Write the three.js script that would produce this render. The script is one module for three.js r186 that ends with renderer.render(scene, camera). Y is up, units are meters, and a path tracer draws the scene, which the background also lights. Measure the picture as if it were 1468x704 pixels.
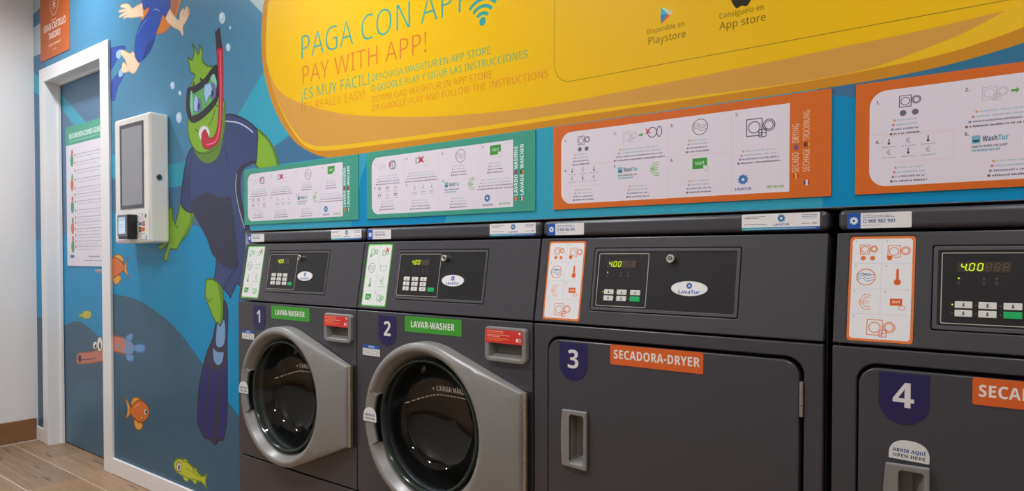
import * as THREE from 'three';
import { RoundedBoxGeometry } from 'three/addons/geometries/RoundedBoxGeometry.js';
import { mergeGeometries } from 'three/addons/utils/BufferGeometryUtils.js';
import { RectAreaLightUniformsLib } from 'three/addons/lights/RectAreaLightUniformsLib.js';

// ---------------------------------------------------------------- camera, light, exposure
RectAreaLightUniformsLib.init();
const scene = new THREE.Scene();
scene.background = new THREE.Color(0x000000);
const camera = new THREE.PerspectiveCamera(2 * Math.atan(352 / 960) * 180 / Math.PI, 1468 / 704, 0.02, 60);
camera.position.set(0, 1.1, 1.466);
{
  const yaw = 0.650, pitch = -0.0179;
  camera.up.set(0, 1, 0);
  camera.lookAt(-Math.sin(yaw) * Math.cos(pitch), 1.1 + Math.sin(pitch), 1.466 - Math.cos(yaw) * Math.cos(pitch));
  camera.setViewOffset(1468, 704, 0, -32, 1468, 704);   // shifted lens: the horizon lies below the middle
}
scene.add(camera);
const renderer = new THREE.WebGLRenderer({ antialias: true });
renderer.toneMapping = THREE.LinearToneMapping;
renderer.toneMappingExposure = 1.4;
renderer.shadowMap.enabled = true;
const CEILING = 2.9, ROOM_FRONT = 1.95, ROOM_RIGHT = 1.9, CORNER = -4.685;
// ceiling lamps: x, z, intensity
const LAMPS = [[-3.8, 0.46, 7.5], [-1.7, 0.5, 5.5], [0.3, 0.5, 3.4], [-3.7, 1.42, 5], [-1.7, 1.42, 9], [0.3, 1.42, 4.6]];
const LAMP_COLOR = '#f8f9ff', LAMP_ANGLE = 1.32;

// ---------------------------------------------------------------- helpers
let seed = 7;
const rnd = () => { seed = (seed * 1664525 + 1013904223) >>> 0; return seed / 4294967296; };
const taken = new Map();
function numbered(name) { const n = taken.get(name) ?? 0; taken.set(name, n + 1); return n ? name + '_' + String(n).padStart(3, '0') : name; }
function tag(o, label, category, group, kind) {
  if (label) o.userData.label = label; if (category) o.userData.category = category;
  if (group) o.userData.group = group; if (kind) o.userData.kind = kind; return o;
}
function thing(name, label, category, [x, y, z] = [0, 0, 0], group) {
  const o = new THREE.Group(); o.name = numbered(name); o.position.set(x, y, z); scene.add(o); return tag(o, label, category, group);
}
function part(name, geometry, material, parent, [x, y, z] = [0, 0, 0], rx = 0, ry = 0, rz = 0) {
  const m = new THREE.Mesh(geometry, material); m.name = parent === scene ? numbered(name) : name;
  m.position.set(x, y, z); m.rotation.set(rx, ry, rz); m.castShadow = m.receiveShadow = true; parent.add(m); return m;
}
function struct(name, geometry, material, pos) { return tag(part(name, geometry, material, scene, pos), null, null, null, 'structure'); }
const rbox = (w, h, d, r = 0.004, s = 2) => new RoundedBoxGeometry(w, h, d, s, Math.min(r, w / 2.01, h / 2.01, d / 2.01));
const boxAt = (x0, x1, y0, y1, z0, z1) => new THREE.BoxGeometry(x1 - x0, y1 - y0, z1 - z0).translate((x0 + x1) / 2, (y0 + y1) / 2, (z0 + z1) / 2);
const rboxAt = (x0, x1, y0, y1, z0, z1, r, s) => rbox(x1 - x0, y1 - y0, z1 - z0, r, s).translate((x0 + x1) / 2, (y0 + y1) / 2, (z0 + z1) / 2);
function bare(g) { const o = g.index ? g.toNonIndexed() : g; for (const k of Object.keys(o.attributes)) if (!['position', 'normal', 'uv'].includes(k)) o.deleteAttribute(k); return o; }
const join = (...list) => mergeGeometries(list.map(bare));
// rounded rectangle path; r may be [top-left, top-right, bottom-right, bottom-left]
function roundPath(P, x0, y0, x1, y1, r) {
  const [tl, tr, br, bl] = Array.isArray(r) ? r : [r, r, r, r];
  const H = Math.PI / 2;
  P.moveTo(x0 + bl, y0); P.lineTo(x1 - br, y0); if (br) P.absarc(x1 - br, y0 + br, br, -H, 0, false);
  P.lineTo(x1, y1 - tr); if (tr) P.absarc(x1 - tr, y1 - tr, tr, 0, H, false);
  P.lineTo(x0 + tl, y1); if (tl) P.absarc(x0 + tl, y1 - tl, tl, H, 2 * H, false);
  P.lineTo(x0, y0 + bl); if (bl) P.absarc(x0 + bl, y0 + bl, bl, 2 * H, 3 * H, false);
  return P;
}
const rshape = (x0, y0, x1, y1, r) => roundPath(new THREE.Shape(), x0, y0, x1, y1, r);
const rhole = (x0, y0, x1, y1, r) => roundPath(new THREE.Path(), x0, y0, x1, y1, r);
// extrude a shape so that its front face lies at z = front
function slab(shape, depth, front = 0, bevel = 0, curve = 8) {
  const g = new THREE.ExtrudeGeometry(shape, { depth: depth - 2 * bevel, bevelEnabled: bevel > 0, bevelThickness: bevel, bevelSize: bevel, bevelOffset: -bevel, bevelSegments: 3, curveSegments: curve });
  return g.translate(0, 0, front - depth + bevel);
}
// plate with uv 0..1 over its bounds, for printed things
function fitUV(g, x0, y0, x1, y1) {
  const p = g.attributes.position, uv = g.attributes.uv;
  for (let i = 0; i < p.count; i++) uv.setXY(i, (p.getX(i) - x0) / (x1 - x0), (p.getY(i) - y0) / (y1 - y0));
  return g;
}
const plate = (x0, y0, x1, y1, r, depth, front) => fitUV(slab(rshape(x0, y0, x1, y1, r), depth, front), x0, y0, x1, y1);

// ---------------------------------------------------------------- printing: a sheet covers x0..x1, y0..y1 (metres)
class Sheet {
  constructor(x0, y0, x1, y1, ppm, fill) {
    Object.assign(this, { x0, y0, x1, y1, k: ppm });
    this.canvas = document.createElement('canvas');
    this.canvas.width = Math.round((x1 - x0) * ppm); this.canvas.height = Math.round((y1 - y0) * ppm);
    this.c = this.canvas.getContext('2d');
    if (fill) { this.c.fillStyle = fill; this.c.fillRect(0, 0, this.canvas.width, this.canvas.height); }
  }
  X(x) { return (x - this.x0) * this.k; }
  Y(y) { return (this.y1 - y) * this.k; }
  rect(fill, x0, y0, x1, y1, r = 0, stroke, lw) {
    const c = this.c; c.beginPath(); const x = this.X(x0), y = this.Y(y1), w = (x1 - x0) * this.k, h = (y1 - y0) * this.k;
    if (r) { const R = (Array.isArray(r) ? r : [r, r, r, r]).map((v) => v * this.k); c.roundRect(x, y, w, h, R); } else c.rect(x, y, w, h);
    if (fill) { c.fillStyle = fill; c.fill(); } if (stroke) { c.strokeStyle = stroke; c.lineWidth = lw * this.k; c.stroke(); }
  }
  poly(fill, pts, stroke, lw, open) {
    const c = this.c; c.beginPath(); pts.forEach(([x, y], i) => c[i ? 'lineTo' : 'moveTo'](this.X(x), this.Y(y))); if (!open) c.closePath();
    if (fill) { c.fillStyle = fill; c.fill(); } if (stroke) { c.strokeStyle = stroke; c.lineWidth = lw * this.k; c.lineJoin = c.lineCap = 'round'; c.stroke(); }
  }
  oval(fill, x, y, a, b = a, stroke, lw, from = 0, to = Math.PI * 2) {
    const c = this.c; c.beginPath(); c.ellipse(this.X(x), this.Y(y), a * this.k, b * this.k, 0, -to, -from);
    if (fill) { c.fillStyle = fill; c.fill(); } if (stroke) { c.strokeStyle = stroke; c.lineWidth = lw * this.k; c.lineCap = 'butt'; c.stroke(); }
  }
  // smooth outline; flat list x, y; x above 50 marks a sharp corner
  smooth(fill, stroke, lw, closed, flat) {
    const q = []; for (let i = 0; i < flat.length; i += 2) { const s = flat[i] > 50; q.push([flat[i] - (s ? 100 : 0), flat[i + 1], s]); }
    const n = q.length, c = this.c, at = (i) => (closed ? q[(i + n) % n] : q[Math.max(0, Math.min(n - 1, i))]);
    const tan = (i) => { const p = at(i); if (p[2]) return [0, 0]; const a = at(i - 1), b = at(i + 1); return [(b[0] - a[0]) / 6, (b[1] - a[1]) / 6]; };
    c.beginPath(); c.moveTo(this.X(q[0][0]), this.Y(q[0][1]));
    for (let i = 0; i < (closed ? n : n - 1); i++) {
      const a = at(i), b = at(i + 1), ta = tan(i), tb = tan(i + 1);
      c.bezierCurveTo(this.X(a[0] + ta[0]), this.Y(a[1] + ta[1]), this.X(b[0] - tb[0]), this.Y(b[1] - tb[1]), this.X(b[0]), this.Y(b[1]));
    }
    if (fill) { c.fillStyle = fill; c.fill(); } if (stroke) { c.strokeStyle = stroke; c.lineWidth = lw * this.k; c.lineJoin = c.lineCap = 'round'; c.stroke(); }
  }
  figures(list) { for (const [f, s, lw, closed, pts] of list) this.smooth(f, s, lw, closed, pts); }
  // text with its baseline at y, capital height cap, spread over x0..x1 (or centred on x0 when x1 is null); thin erodes the strokes, turn in radians
  text(str, fill, x0, x1, y, cap, { bold = false, thin = 0, turn = 0, align = 'left' } = {}) {
    const size = cap * this.k / 0.714, c = this.c; if (size < 2) return;
    const font = (bold ? 'bold ' : '') + size.toFixed(2) + 'px sans-serif';
    c.save(); c.font = font; const m = c.measureText(str).width, sx = x1 == null ? 1 : ((x1 - x0) * this.k) / m;
    c.translate(this.X(x0), this.Y(y)); c.rotate(-turn);
    if (thin) {
      const t = document.createElement('canvas'); t.width = Math.ceil(m + size); t.height = Math.ceil(size * 1.6);
      const d = t.getContext('2d'); d.font = font; d.fillStyle = fill; d.fillText(str, size * 0.25, size * 1.2);
      d.globalCompositeOperation = 'destination-out'; d.lineWidth = thin * size; d.strokeStyle = '#000'; d.strokeText(str, size * 0.25, size * 1.2);
      c.scale(sx, 1); c.drawImage(t, -size * 0.25, -size * 1.2);
    } else { c.scale(sx, 1); c.fillStyle = fill; c.textAlign = align; c.fillText(str, 0, 0); }
    c.restore();
  }
  // a line of print too small to read: short dashes of the ink
  dashes(fill, x0, x1, y, h) { let x = x0; while (x < x1) { const w = Math.min(h * (0.5 + 0.35 * rnd()), x1 - x), t = h * (0.65 + 0.35 * rnd()); this.rect(fill, x, y, x + w, y + t); x += w + h * (rnd() < 0.16 ? 0.7 : 0.22); } }
  get texture() {
    const t = new THREE.CanvasTexture(this.canvas); t.colorSpace = THREE.SRGBColorSpace; t.anisotropy = 8; return t;
  }
}
const printed = (sheet, roughness = 0.45, more = {}) => new THREE.MeshPhysicalMaterial({ map: sheet.texture, roughness, ...more });
const plain = (color, roughness = 0.5, metalness = 0, more = {}) => new THREE.MeshPhysicalMaterial({ color, roughness, metalness, ...more });
// grey noise for bump and roughness
function noiseTexture(size, cells, lo, hi, stretch = 1) {
  const data = new Uint8Array(size * size * 4), acc = new Float32Array(size * size);
  for (const [n, amp] of cells) {
    const ny = Math.max(1, Math.round(n / stretch)), grid = Array.from({ length: n * ny }, rnd);
    for (let y = 0; y < size; y++) for (let x = 0; x < size; x++) {
      const gx = x / size * n, gy = y / size * ny, ix = Math.floor(gx), iy = Math.floor(gy);
      let fx = gx - ix, fy = gy - iy; fx = fx * fx * (3 - 2 * fx); fy = fy * fy * (3 - 2 * fy);
      const v = (i, j) => grid[(j % ny) * n + (i % n)];
      acc[y * size + x] += amp * ((v(ix, iy) * (1 - fx) + v(ix + 1, iy) * fx) * (1 - fy) + (v(ix, iy + 1) * (1 - fx) + v(ix + 1, iy + 1) * fx) * fy);
    }
  }
  const total = cells.reduce((s, c) => s + c[1], 0);
  for (let i = 0; i < acc.length; i++) { const v = Math.round(255 * (lo + (hi - lo) * acc[i] / total)); data.set([v, v, v, 255], i * 4); }
  const t = new THREE.DataTexture(data, size, size); t.wrapS = t.wrapT = THREE.RepeatWrapping; t.magFilter = THREE.LinearFilter; t.needsUpdate = true; return t;
}

// ---------------------------------------------------------------- materials
const orangePeel = noiseTexture(256, [[64, 1], [128, 0.7]], 0, 1); orangePeel.repeat.set(4, 4);
const plaster = noiseTexture(256, [[16, 0.6], [64, 1], [128, 0.8]], 0, 1); plaster.repeat.set(1.5, 1.5);
const M = {
  wall: plain('#e6e5e3', 0.75, 0, { bumpMap: plaster, bumpScale: 0.0006 }),
  ceiling: plain('#eeeeec', 0.8),
  frontWall: plain('#c4c1bd', 0.75, 0, { bumpMap: plaster, bumpScale: 0.0006 }),
  white: plain('#efeeec', 0.35),
  body: plain('#403f44', 0.33, 0, { bumpMap: orangePeel, bumpScale: 0.00004, clearcoat: 0.15, clearcoatRoughness: 0.3 }),
  bodyFrame: plain('#4d4c51', 0.4),
  dark: plain('#121214', 0.7),
  black: plain('#1b1b1e', 0.32),
  rubber: plain('#17171a', 0.55),
  grey: plain('#817f7b', 0.36, 0, { clearcoat: 0.3, clearcoatRoughness: 0.25 }),
  silver: plain('#c9c8c4', 0.25, 1),
  steel: plain('#b9b7b2', 0.35, 1),
  drum: plain('#8b8a88', 0.35, 1),
  brass: plain('#b3a585', 0.4, 0.5),
  key: plain('#d9d8d2', 0.4),
  keyGreen: plain('#12b060', 0.4),
  rimLine: plain('#b9b4a8', 0.4),
  kiosk: plain('#efede6', 0.3),
  glass: new THREE.MeshPhysicalMaterial({ color: '#f2f6f4', roughness: 0.03, transmission: 1, thickness: 0, ior: 1.5 }),
  glassEdge: plain('#39453f', 0.15, 0.4),
  grout: plain('#dccdb8', 0.8),
};

// figures printed on the mural and the door: fill, line, line width, closed, outline in metres on the wall (x + 100 marks a sharp corner)
const MURAL_FIGURES = [
  ['#dd8236', '#b0682c', 0.004, 1, [-3.267, 2.332, -3.292, 2.26, -3.298, 2.209, -3.25, 2.157, -3.148, 2.112, -3.062, 2.107, -2.985, 2.137, -2.941, 2.188, -2.934, 2.253]],
  ['#b9744a', '', 0, 1, [96.966, 2.277, -3.029, 2.192, -2.991, 2.16, -2.96, 2.18, 97.06, 2.255]],
  ['#3a53a6', '#2c3f80', 0.004, 1, [96.371, 2.137, -3.484, 2.12, -3.472, 2.101, -3.515, 2.105, -3.562, 2.067, 96.368, 2.027]],
  ['#3a53a6', '#2c3f80', 0.004, 1, [96.507, 2.044, -3.482, 1.985, -3.55, 1.934, 96.41, 1.871, 96.354, 1.879, -3.633, 1.961, -3.548, 2.003]],
  ['#98c2ea', '', 0, 1, [-3.515, 2.107, -3.564, 2.107, -3.57, 2.082, -3.528, 2.069]],
  ['#98c2ea', '', 0, 1, [-3.514, 2.019, -3.545, 2.002, -3.536, 1.979, -3.499, 1.984]],
  ['#f3d3b0', '#d8a67e', 0.004, 1, [-3.488, 2.042, -3.426, 1.996, -3.449, 1.99, -3.502, 1.995, -3.511, 2.017]],
  ['#f3d3b0', '#d8a67e', 0.004, 1, [-3.518, 2.105, -3.484, 2.099, -3.424, 2.073, -3.38, 2.071, -3.319, 2.014, 96.632, 1.973, -3.397, 1.974, -3.434, 1.994, -3.47, 2.05, -3.512, 2.084]],
  ['#2f55b0', '#23387a', 0.005, 1, [96.719, 2.342, -3.292, 2.28, 96.735, 2.249, 96.787, 2.254, -3.232, 2.224, -3.305, 2.191, -3.342, 2.153, -3.365, 2.111, -3.366, 2.052, 96.672, 2.014, -3.266, 2.024, -3.203, 2.055, -3.169, 2.087, -3.155, 2.116, -3.114, 2.158, 96.911, 2.193, 96.939, 2.164, -3.029, 2.18, -3.019, 2.218, 96.967, 2.283]],
  ['#28418c', '', 0, 1, [96.832, 2.094, -3.244, 2.079, 96.708, 2.02, -3.235, 2.033, -3.185, 2.064]],
  ['', '#9fb6e8', 0.004, 0, [-3.179, 2.224, -3.152, 2.225, -3.119, 2.208]],
  ['', '#6f8fd6', 0.004, 0, [-3.242, 2.197, -3.291, 2.182, -3.332, 2.154]],
  ['#f3d3b0', '#d8a67e', 0.004, 1, [96.712, 2.283, 96.726, 2.217, -3.326, 2.227, -3.409, 2.24, -3.44, 2.25, -3.48, 2.252, -3.485, 2.257, 96.557, 2.267, -3.518, 2.267, -3.525, 2.274, 96.545, 2.281, -3.532, 2.294, -3.527, 2.301, 96.55, 2.293, -3.514, 2.316, -3.504, 2.323, -3.457, 2.318, -3.42, 2.304, -3.39, 2.281, -3.337, 2.283]],
  ['#f3d3b0', '#d8a67e', 0.004, 1, [96.976, 2.198, -2.993, 2.165, -2.952, 2.133, -2.937, 2.139, -2.931, 2.161, -2.905, 2.172, -2.897, 2.166, 97.087, 2.142, -2.881, 2.173, -2.869, 2.166, 97.106, 2.135, -2.862, 2.163, -2.854, 2.157, 97.126, 2.128, -2.85, 2.145, -2.854, 2.136, -2.888, 2.109, -2.91, 2.093, -2.905, 2.062, -2.917, 2.061, -2.938, 2.084, -2.999, 2.114, -3.04, 2.14, 96.935, 2.165]],
  ['#c3dcec', '', 0, 1, [-2.567, 2.06, -2.574, 2.045, -2.591, 2.041, -2.608, 2.052, -2.615, 2.07, -2.608, 2.085, -2.591, 2.089, -2.574, 2.078]],
  ['#e9f4fa', '', 0, 1, [-2.59, 2.072, -2.592, 2.067, -2.598, 2.065, -2.604, 2.069, -2.607, 2.075, -2.604, 2.081, -2.598, 2.082, -2.592, 2.078]],
  ['#c3dcec', '', 0, 1, [-2.524, 2.012, -2.526, 2.007, -2.532, 2.005, -2.537, 2.009, -2.539, 2.015, -2.537, 2.02, -2.531, 2.021, -2.526, 2.018]],
  ['#e9f4fa', '', 0, 1, [-2.531, 2.016, -2.532, 2.014, -2.534, 2.013, -2.536, 2.015, -2.537, 2.017, -2.536, 2.018, -2.534, 2.019, -2.532, 2.018]],
  ['#c3dcec', '', 0, 1, [-2.53, 1.935, -2.535, 1.924, -2.547, 1.922, -2.559, 1.929, -2.564, 1.941, -2.559, 1.952, -2.547, 1.954, -2.535, 1.947]],
  ['#e9f4fa', '', 0, 1, [-2.546, 1.943, -2.548, 1.939, -2.552, 1.938, -2.556, 1.941, -2.558, 1.945, -2.556, 1.949, -2.552, 1.95, -2.548, 1.947]],
  ['#c3dcec', '', 0, 1, [-2.986, 1.853, -2.992, 1.842, -3.006, 1.839, -3.02, 1.846, -3.025, 1.859, -3.019, 1.87, -3.005, 1.873, -2.992, 1.866]],
  ['#e9f4fa', '', 0, 1, [-3.005, 1.861, -3.007, 1.857, -3.011, 1.856, -3.016, 1.859, -3.018, 1.863, -3.016, 1.867, -3.011, 1.868, -3.007, 1.866]],
  ['#c3dcec', '', 0, 1, [-2.928, 1.811, -2.932, 1.804, -2.941, 1.803, -2.95, 1.807, -2.954, 1.815, -2.95, 1.821, -2.941, 1.823, -2.932, 1.819]],
  ['#e9f4fa', '', 0, 1, [-2.94, 1.816, -2.942, 1.813, -2.945, 1.813, -2.948, 1.814, -2.949, 1.817, -2.948, 1.819, -2.945, 1.82, -2.942, 1.818]],
  ['#c3dcec', '', 0, 1, [-2.926, 1.704, -2.933, 1.689, -2.951, 1.684, -2.969, 1.693, -2.976, 1.71, -2.968, 1.726, -2.95, 1.731, -2.933, 1.722]],
  ['#e9f4fa', '', 0, 1, [-2.949, 1.714, -2.952, 1.709, -2.958, 1.707, -2.965, 1.71, -2.967, 1.716, -2.964, 1.722, -2.958, 1.723, -2.952, 1.72]],
  ['#86b62f', '#47691f', 0.007, 1, [97.626, 1.604, -2.278, 1.546, -2.227, 1.487, 97.798, 1.432, 97.813, 1.417, 97.673, 1.428, 97.625, 1.466]],
  ['#648f2c', '', 0, 1, [97.657, 1.577, -2.278, 1.536, -2.238, 1.485, 97.782, 1.433, 97.798, 1.432, -2.227, 1.487, -2.278, 1.546]],
  ['#86b62f', '#47691f', 0.007, 1, [97.056, 1.334, -2.974, 1.27, 97.007, 1.241, -3.014, 1.265, -3.018, 1.306, -3.036, 1.316, -3.055, 1.293, -3.054, 1.186, -3.085, 1.163, -3.147, 1.147, -3.15, 1.132, -3.12, 1.129, 96.943, 1.153, -3.078, 1.126, -3.1, 1.086, -3.084, 1.078, -3.067, 1.084, -3.041, 1.129, -2.983, 1.129, -2.952, 1.155, -2.884, 1.196, -2.845, 1.24, 97.176, 1.291, 97.093, 1.326]],
  ['#648f2c', '', 0, 1, [97.143, 1.284, -2.87, 1.241, -2.909, 1.2, -2.952, 1.161, -2.884, 1.196, -2.845, 1.24, 97.174, 1.287]],
  ['', '#47691f', 0.005, 0, [-3.017, 1.272, -2.988, 1.234, -2.972, 1.223]],
  ['#3b4a78', '#2e3147', 0.008, 1, [97.178, 1.577, -2.88, 1.532, -2.906, 1.473, -2.933, 1.381, -2.938, 1.327, -2.887, 1.295, 97.17, 1.287, -2.79, 1.244, -2.725, 1.179, -2.683, 1.114, -2.649, 1.085, -2.664, 1.011, 97.326, 0.97, -2.622, 0.979, -2.562, 0.948, 97.454, 0.93, 97.505, 0.993, -2.456, 0.972, 97.569, 0.945, -2.38, 1.065, 97.602, 1.135, -2.422, 1.184, -2.459, 1.255, -2.491, 1.32, -2.503, 1.378, -2.492, 1.427, -2.451, 1.455, -2.394, 1.465, 97.645, 1.459, -2.344, 1.532, -2.349, 1.584, -2.423, 1.631, -2.526, 1.666, 97.414, 1.669]],
  ['#383b50', '', 0, 1, [97.147, 1.321, -2.818, 1.344, -2.722, 1.365, -2.611, 1.337, 97.457, 1.344, -2.517, 1.279, -2.499, 1.178, -2.487, 1.107, -2.494, 1.05, -2.587, 1.055, -2.662, 1.098, -2.725, 1.179, -2.783, 1.244, 97.17, 1.287]],
  ['', '#2e3147', 0.006, 0, [-2.85, 1.499, -2.87, 1.416, -2.864, 1.339, -2.845, 1.292]],
  ['', '#2e3147', 0.005, 0, [-2.574, 1.552, -2.565, 1.511, -2.539, 1.467]],
  ['', '#d8dcea', 0.005, 0, [-2.568, 1.645, -2.487, 1.63, -2.423, 1.606, -2.374, 1.578]],
  ['#37394a', '', 0, 1, [97.645, 1.459, -2.4, 1.465, -2.463, 1.453, -2.497, 1.413, -2.503, 1.363, -2.485, 1.299, -2.453, 1.241, 97.596, 1.163, 97.621, 1.155, -2.403, 1.218, -2.44, 1.276, -2.458, 1.34, -2.461, 1.403, -2.438, 1.44, -2.394, 1.454]],
  ['', '#d8dcea', 0.004, 0, [-2.493, 1.427, -2.499, 1.363, -2.472, 1.277, -2.438, 1.212]],
  ['', '#2e3147', 0.006, 0, [-2.599, 0.963, -2.534, 1.025, -2.482, 1.073]],
  ['#86b62f', '#47691f', 0.007, 1, [97.266, 0.998, -2.678, 1.002, -2.609, 0.968, -2.595, 0.902, -2.604, 0.832, -2.631, 0.814, -2.665, 0.829, -2.712, 0.888, -2.74, 0.929, -2.739, 0.963]],
  ['#648f2c', '', 0, 1, [97.356, 0.986, -2.609, 0.968, -2.595, 0.902, -2.604, 0.832, -2.625, 0.819, -2.615, 0.885, -2.625, 0.933]],
  ['', '#47691f', 0.005, 0, [-2.722, 0.921, -2.705, 0.907, -2.686, 0.923]],
  ['#3a394c', '#2c2b3a', 0.006, 1, [-2.594, 0.917, -2.567, 0.89, -2.564, 0.843, -2.571, 0.748, -2.57, 0.643, -2.577, 0.431, 97.39, 0.339, -2.642, 0.335, -2.674, 0.31, -2.717, 0.328, -2.759, 0.329, 97.184, 0.384, -2.799, 0.531, -2.744, 0.669, -2.684, 0.755, -2.655, 0.819, -2.619, 0.813, -2.599, 0.852]],
  ['#2f3274', '', 0, 1, [97.252, 0.636, 97.297, 0.629, -2.747, 0.471, 97.234, 0.342, 97.192, 0.391, -2.793, 0.521]],
  ['#2f3274', '', 0, 1, [97.314, 0.62, 97.362, 0.62, -2.672, 0.46, -2.699, 0.339, 97.251, 0.337, -2.73, 0.474]],
  ['#2f3274', '', 0, 1, [97.385, 0.638, 97.422, 0.653, -2.585, 0.43, 97.387, 0.349, 97.35, 0.343, -2.628, 0.477]],
  ['#7ba4d0', '#33364a', 0.005, 1, [-2.647, 0.821, -2.623, 0.812, -2.595, 0.841, -2.582, 0.8, -2.592, 0.741, -2.626, 0.72, -2.66, 0.735]],
  ['#7ba4d0', '#33364a', 0.005, 1, [97.315, 0.724, -2.651, 0.705, 97.405, 0.708, -2.607, 0.666, -2.641, 0.646, -2.676, 0.662]],
  ['#648f2c', '', 0, 1, [97.166, 1.566, -2.8, 1.525, -2.757, 1.499, -2.714, 1.487, -2.664, 1.492, -2.619, 1.52, 97.423, 1.613, 97.281, 1.63]],
  ['#86b62f', '#47691f', 0.007, 1, [97.165, 2.008, -2.8, 1.977, 97.215, 1.952, -2.77, 1.964, 97.229, 1.989, -2.746, 1.96, -2.746, 1.92, -2.71, 1.893, -2.652, 1.87, -2.606, 1.78, -2.581, 1.724, -2.572, 1.678, -2.587, 1.597, -2.622, 1.555, -2.678, 1.536, -2.741, 1.531, -2.806, 1.547, -2.855, 1.592, -2.873, 1.642, -2.87, 1.689, -2.847, 1.727, -2.855, 1.783, -2.846, 1.832, -2.811, 1.868, -2.845, 1.89, -2.858, 1.926, 97.129, 1.955, -2.833, 1.938, 97.175, 1.946, -2.814, 1.972]],
  ['#648f2c', '', 0, 1, [97.414, 1.712, -2.602, 1.624, -2.64, 1.57, -2.703, 1.544, -2.735, 1.533, -2.678, 1.536, -2.622, 1.555, -2.587, 1.597, -2.572, 1.678]],
  ['#62b45e', '#2b2a33', 0.032, 1, [97.135, 1.81, -2.806, 1.811, -2.73, 1.828, -2.673, 1.858, 97.358, 1.87, -2.628, 1.828, -2.628, 1.776, -2.654, 1.735, -2.719, 1.705, -2.798, 1.685, -2.843, 1.692, -2.872, 1.737]],
  ['#8fd0b0', '', 0, 1, [-2.849, 1.796, -2.833, 1.8, -2.832, 1.712, -2.842, 1.705]],
  ['#8fd0b0', '', 0, 1, [-2.686, 1.834, -2.661, 1.85, -2.636, 1.816, -2.643, 1.785, -2.661, 1.814]],
  ['#6d76a8', '', 0, 1, [-2.641, 1.777, -2.649, 1.754, -2.668, 1.747, -2.688, 1.76, -2.695, 1.785, -2.687, 1.808, -2.667, 1.815, -2.648, 1.802]],
  ['#6d76a8', '', 0, 1, [-2.755, 1.734, -2.762, 1.713, -2.779, 1.706, -2.795, 1.718, -2.802, 1.74, -2.795, 1.761, -2.778, 1.768, -2.761, 1.756]],
  ['#a3cdf0', '#4a5a90', 0.003, 1, [97.269, 1.817, 97.314, 1.819, -2.668, 1.776, -2.7, 1.761, 97.281, 1.73, -2.737, 1.779]],
  ['#a3cdf0', '#4a5a90', 0.003, 1, [97.194, 1.788, -2.786, 1.765, 97.206, 1.714, 97.179, 1.717, -2.823, 1.758]],
  ['#33345c', '', 0, 1, [-2.661, 1.771, -2.664, 1.762, -2.671, 1.758, -2.678, 1.764, -2.68, 1.774, -2.677, 1.784, -2.67, 1.787, -2.663, 1.782]],
  ['#33345c', '', 0, 1, [-2.772, 1.732, -2.775, 1.723, -2.781, 1.72, -2.788, 1.725, -2.79, 1.735, -2.787, 1.744, -2.781, 1.747, -2.774, 1.742]],
  ['', '#33343c', 0.012, 0, [-2.764, 1.846, -2.749, 1.837, -2.72, 1.837]],
  ['', '#33343c', 0.012, 0, [-2.83, 1.82, -2.819, 1.837]],
  ['', '#47691f', 0.005, 0, [-2.65, 1.702, -2.669, 1.671, -2.701, 1.642]],
  ['', '#47691f', 0.005, 0, [-2.811, 1.64, -2.783, 1.624]],
  ['', '#47691f', 0.005, 0, [-2.665, 1.719, -2.646, 1.719, -2.629, 1.713]],
  ['#e4e6e2', '#a8b0a0', 0.003, 1, [-2.694, 1.61, -2.707, 1.589, -2.739, 1.583, -2.771, 1.596, -2.784, 1.62, -2.77, 1.641, -2.738, 1.647, -2.707, 1.634]],
  ['#cb2440', '#8f1c30', 0.005, 1, [97.364, 1.951, 97.412, 1.946, -2.587, 1.841, -2.59, 1.745, -2.602, 1.637, -2.621, 1.575, -2.665, 1.553, -2.715, 1.548, -2.751, 1.565, -2.758, 1.609, -2.733, 1.629, -2.713, 1.611, -2.696, 1.588, -2.656, 1.595, -2.63, 1.641, -2.619, 1.749, -2.624, 1.847]],
  ['', '#ee8e9c', 0.005, 0, [-2.609, 1.934, -2.603, 1.811, -2.607, 1.715, -2.621, 1.614, -2.652, 1.571, -2.715, 1.565]],
  ['#3a3038', '', 0, 1, [97.354, 2.02, 97.392, 2.032, 97.41, 1.945, 97.364, 1.948]],
  ['#eaa93c', '#8f4a1c', 0.005, 1, [96.491, 0.405, -3.47, 0.378, -3.453, 0.348, -3.467, 0.319, 96.493, 0.296, -3.486, 0.346]],
  ['#eaa93c', '#8f4a1c', 0.005, 1, [-3.439, 0.372, -3.43, 0.405, -3.38, 0.419, -3.336, 0.404]],
  ['#eaa93c', '#8f4a1c', 0.005, 1, [-3.415, 0.307, -3.372, 0.303, -3.326, 0.299, -3.339, 0.273, -3.377, 0.261, -3.407, 0.276]],
  ['#dd7430', '#8f4a1c', 0.006, 1, [-3.453, 0.356, -3.37, 0.405, -3.297, 0.401, -3.256, 0.368, -3.288, 0.326, -3.351, 0.302, -3.41, 0.312, -3.453, 0.333]],
  ['#f4f2ea', '#8f4a1c', 0.003, 1, [-3.275, 0.363, -3.28, 0.351, -3.292, 0.344, -3.303, 0.347, -3.308, 0.358, -3.303, 0.371, -3.291, 0.377, -3.279, 0.374]],
  ['#22222a', '', 0, 1, [-3.279, 0.362, -3.282, 0.355, -3.288, 0.35, -3.295, 0.353, -3.297, 0.36, -3.294, 0.368, -3.288, 0.372, -3.281, 0.37]],
  ['#eaa93c', '#8f4a1c', 0.004, 1, [-3.346, 0.332, -3.321, 0.338, -3.325, 0.32, -3.35, 0.316]],
  ['', '#f3b98a', 0.004, 0, [-3.403, 0.365, -3.387, 0.379, -3.353, 0.388]],
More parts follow.
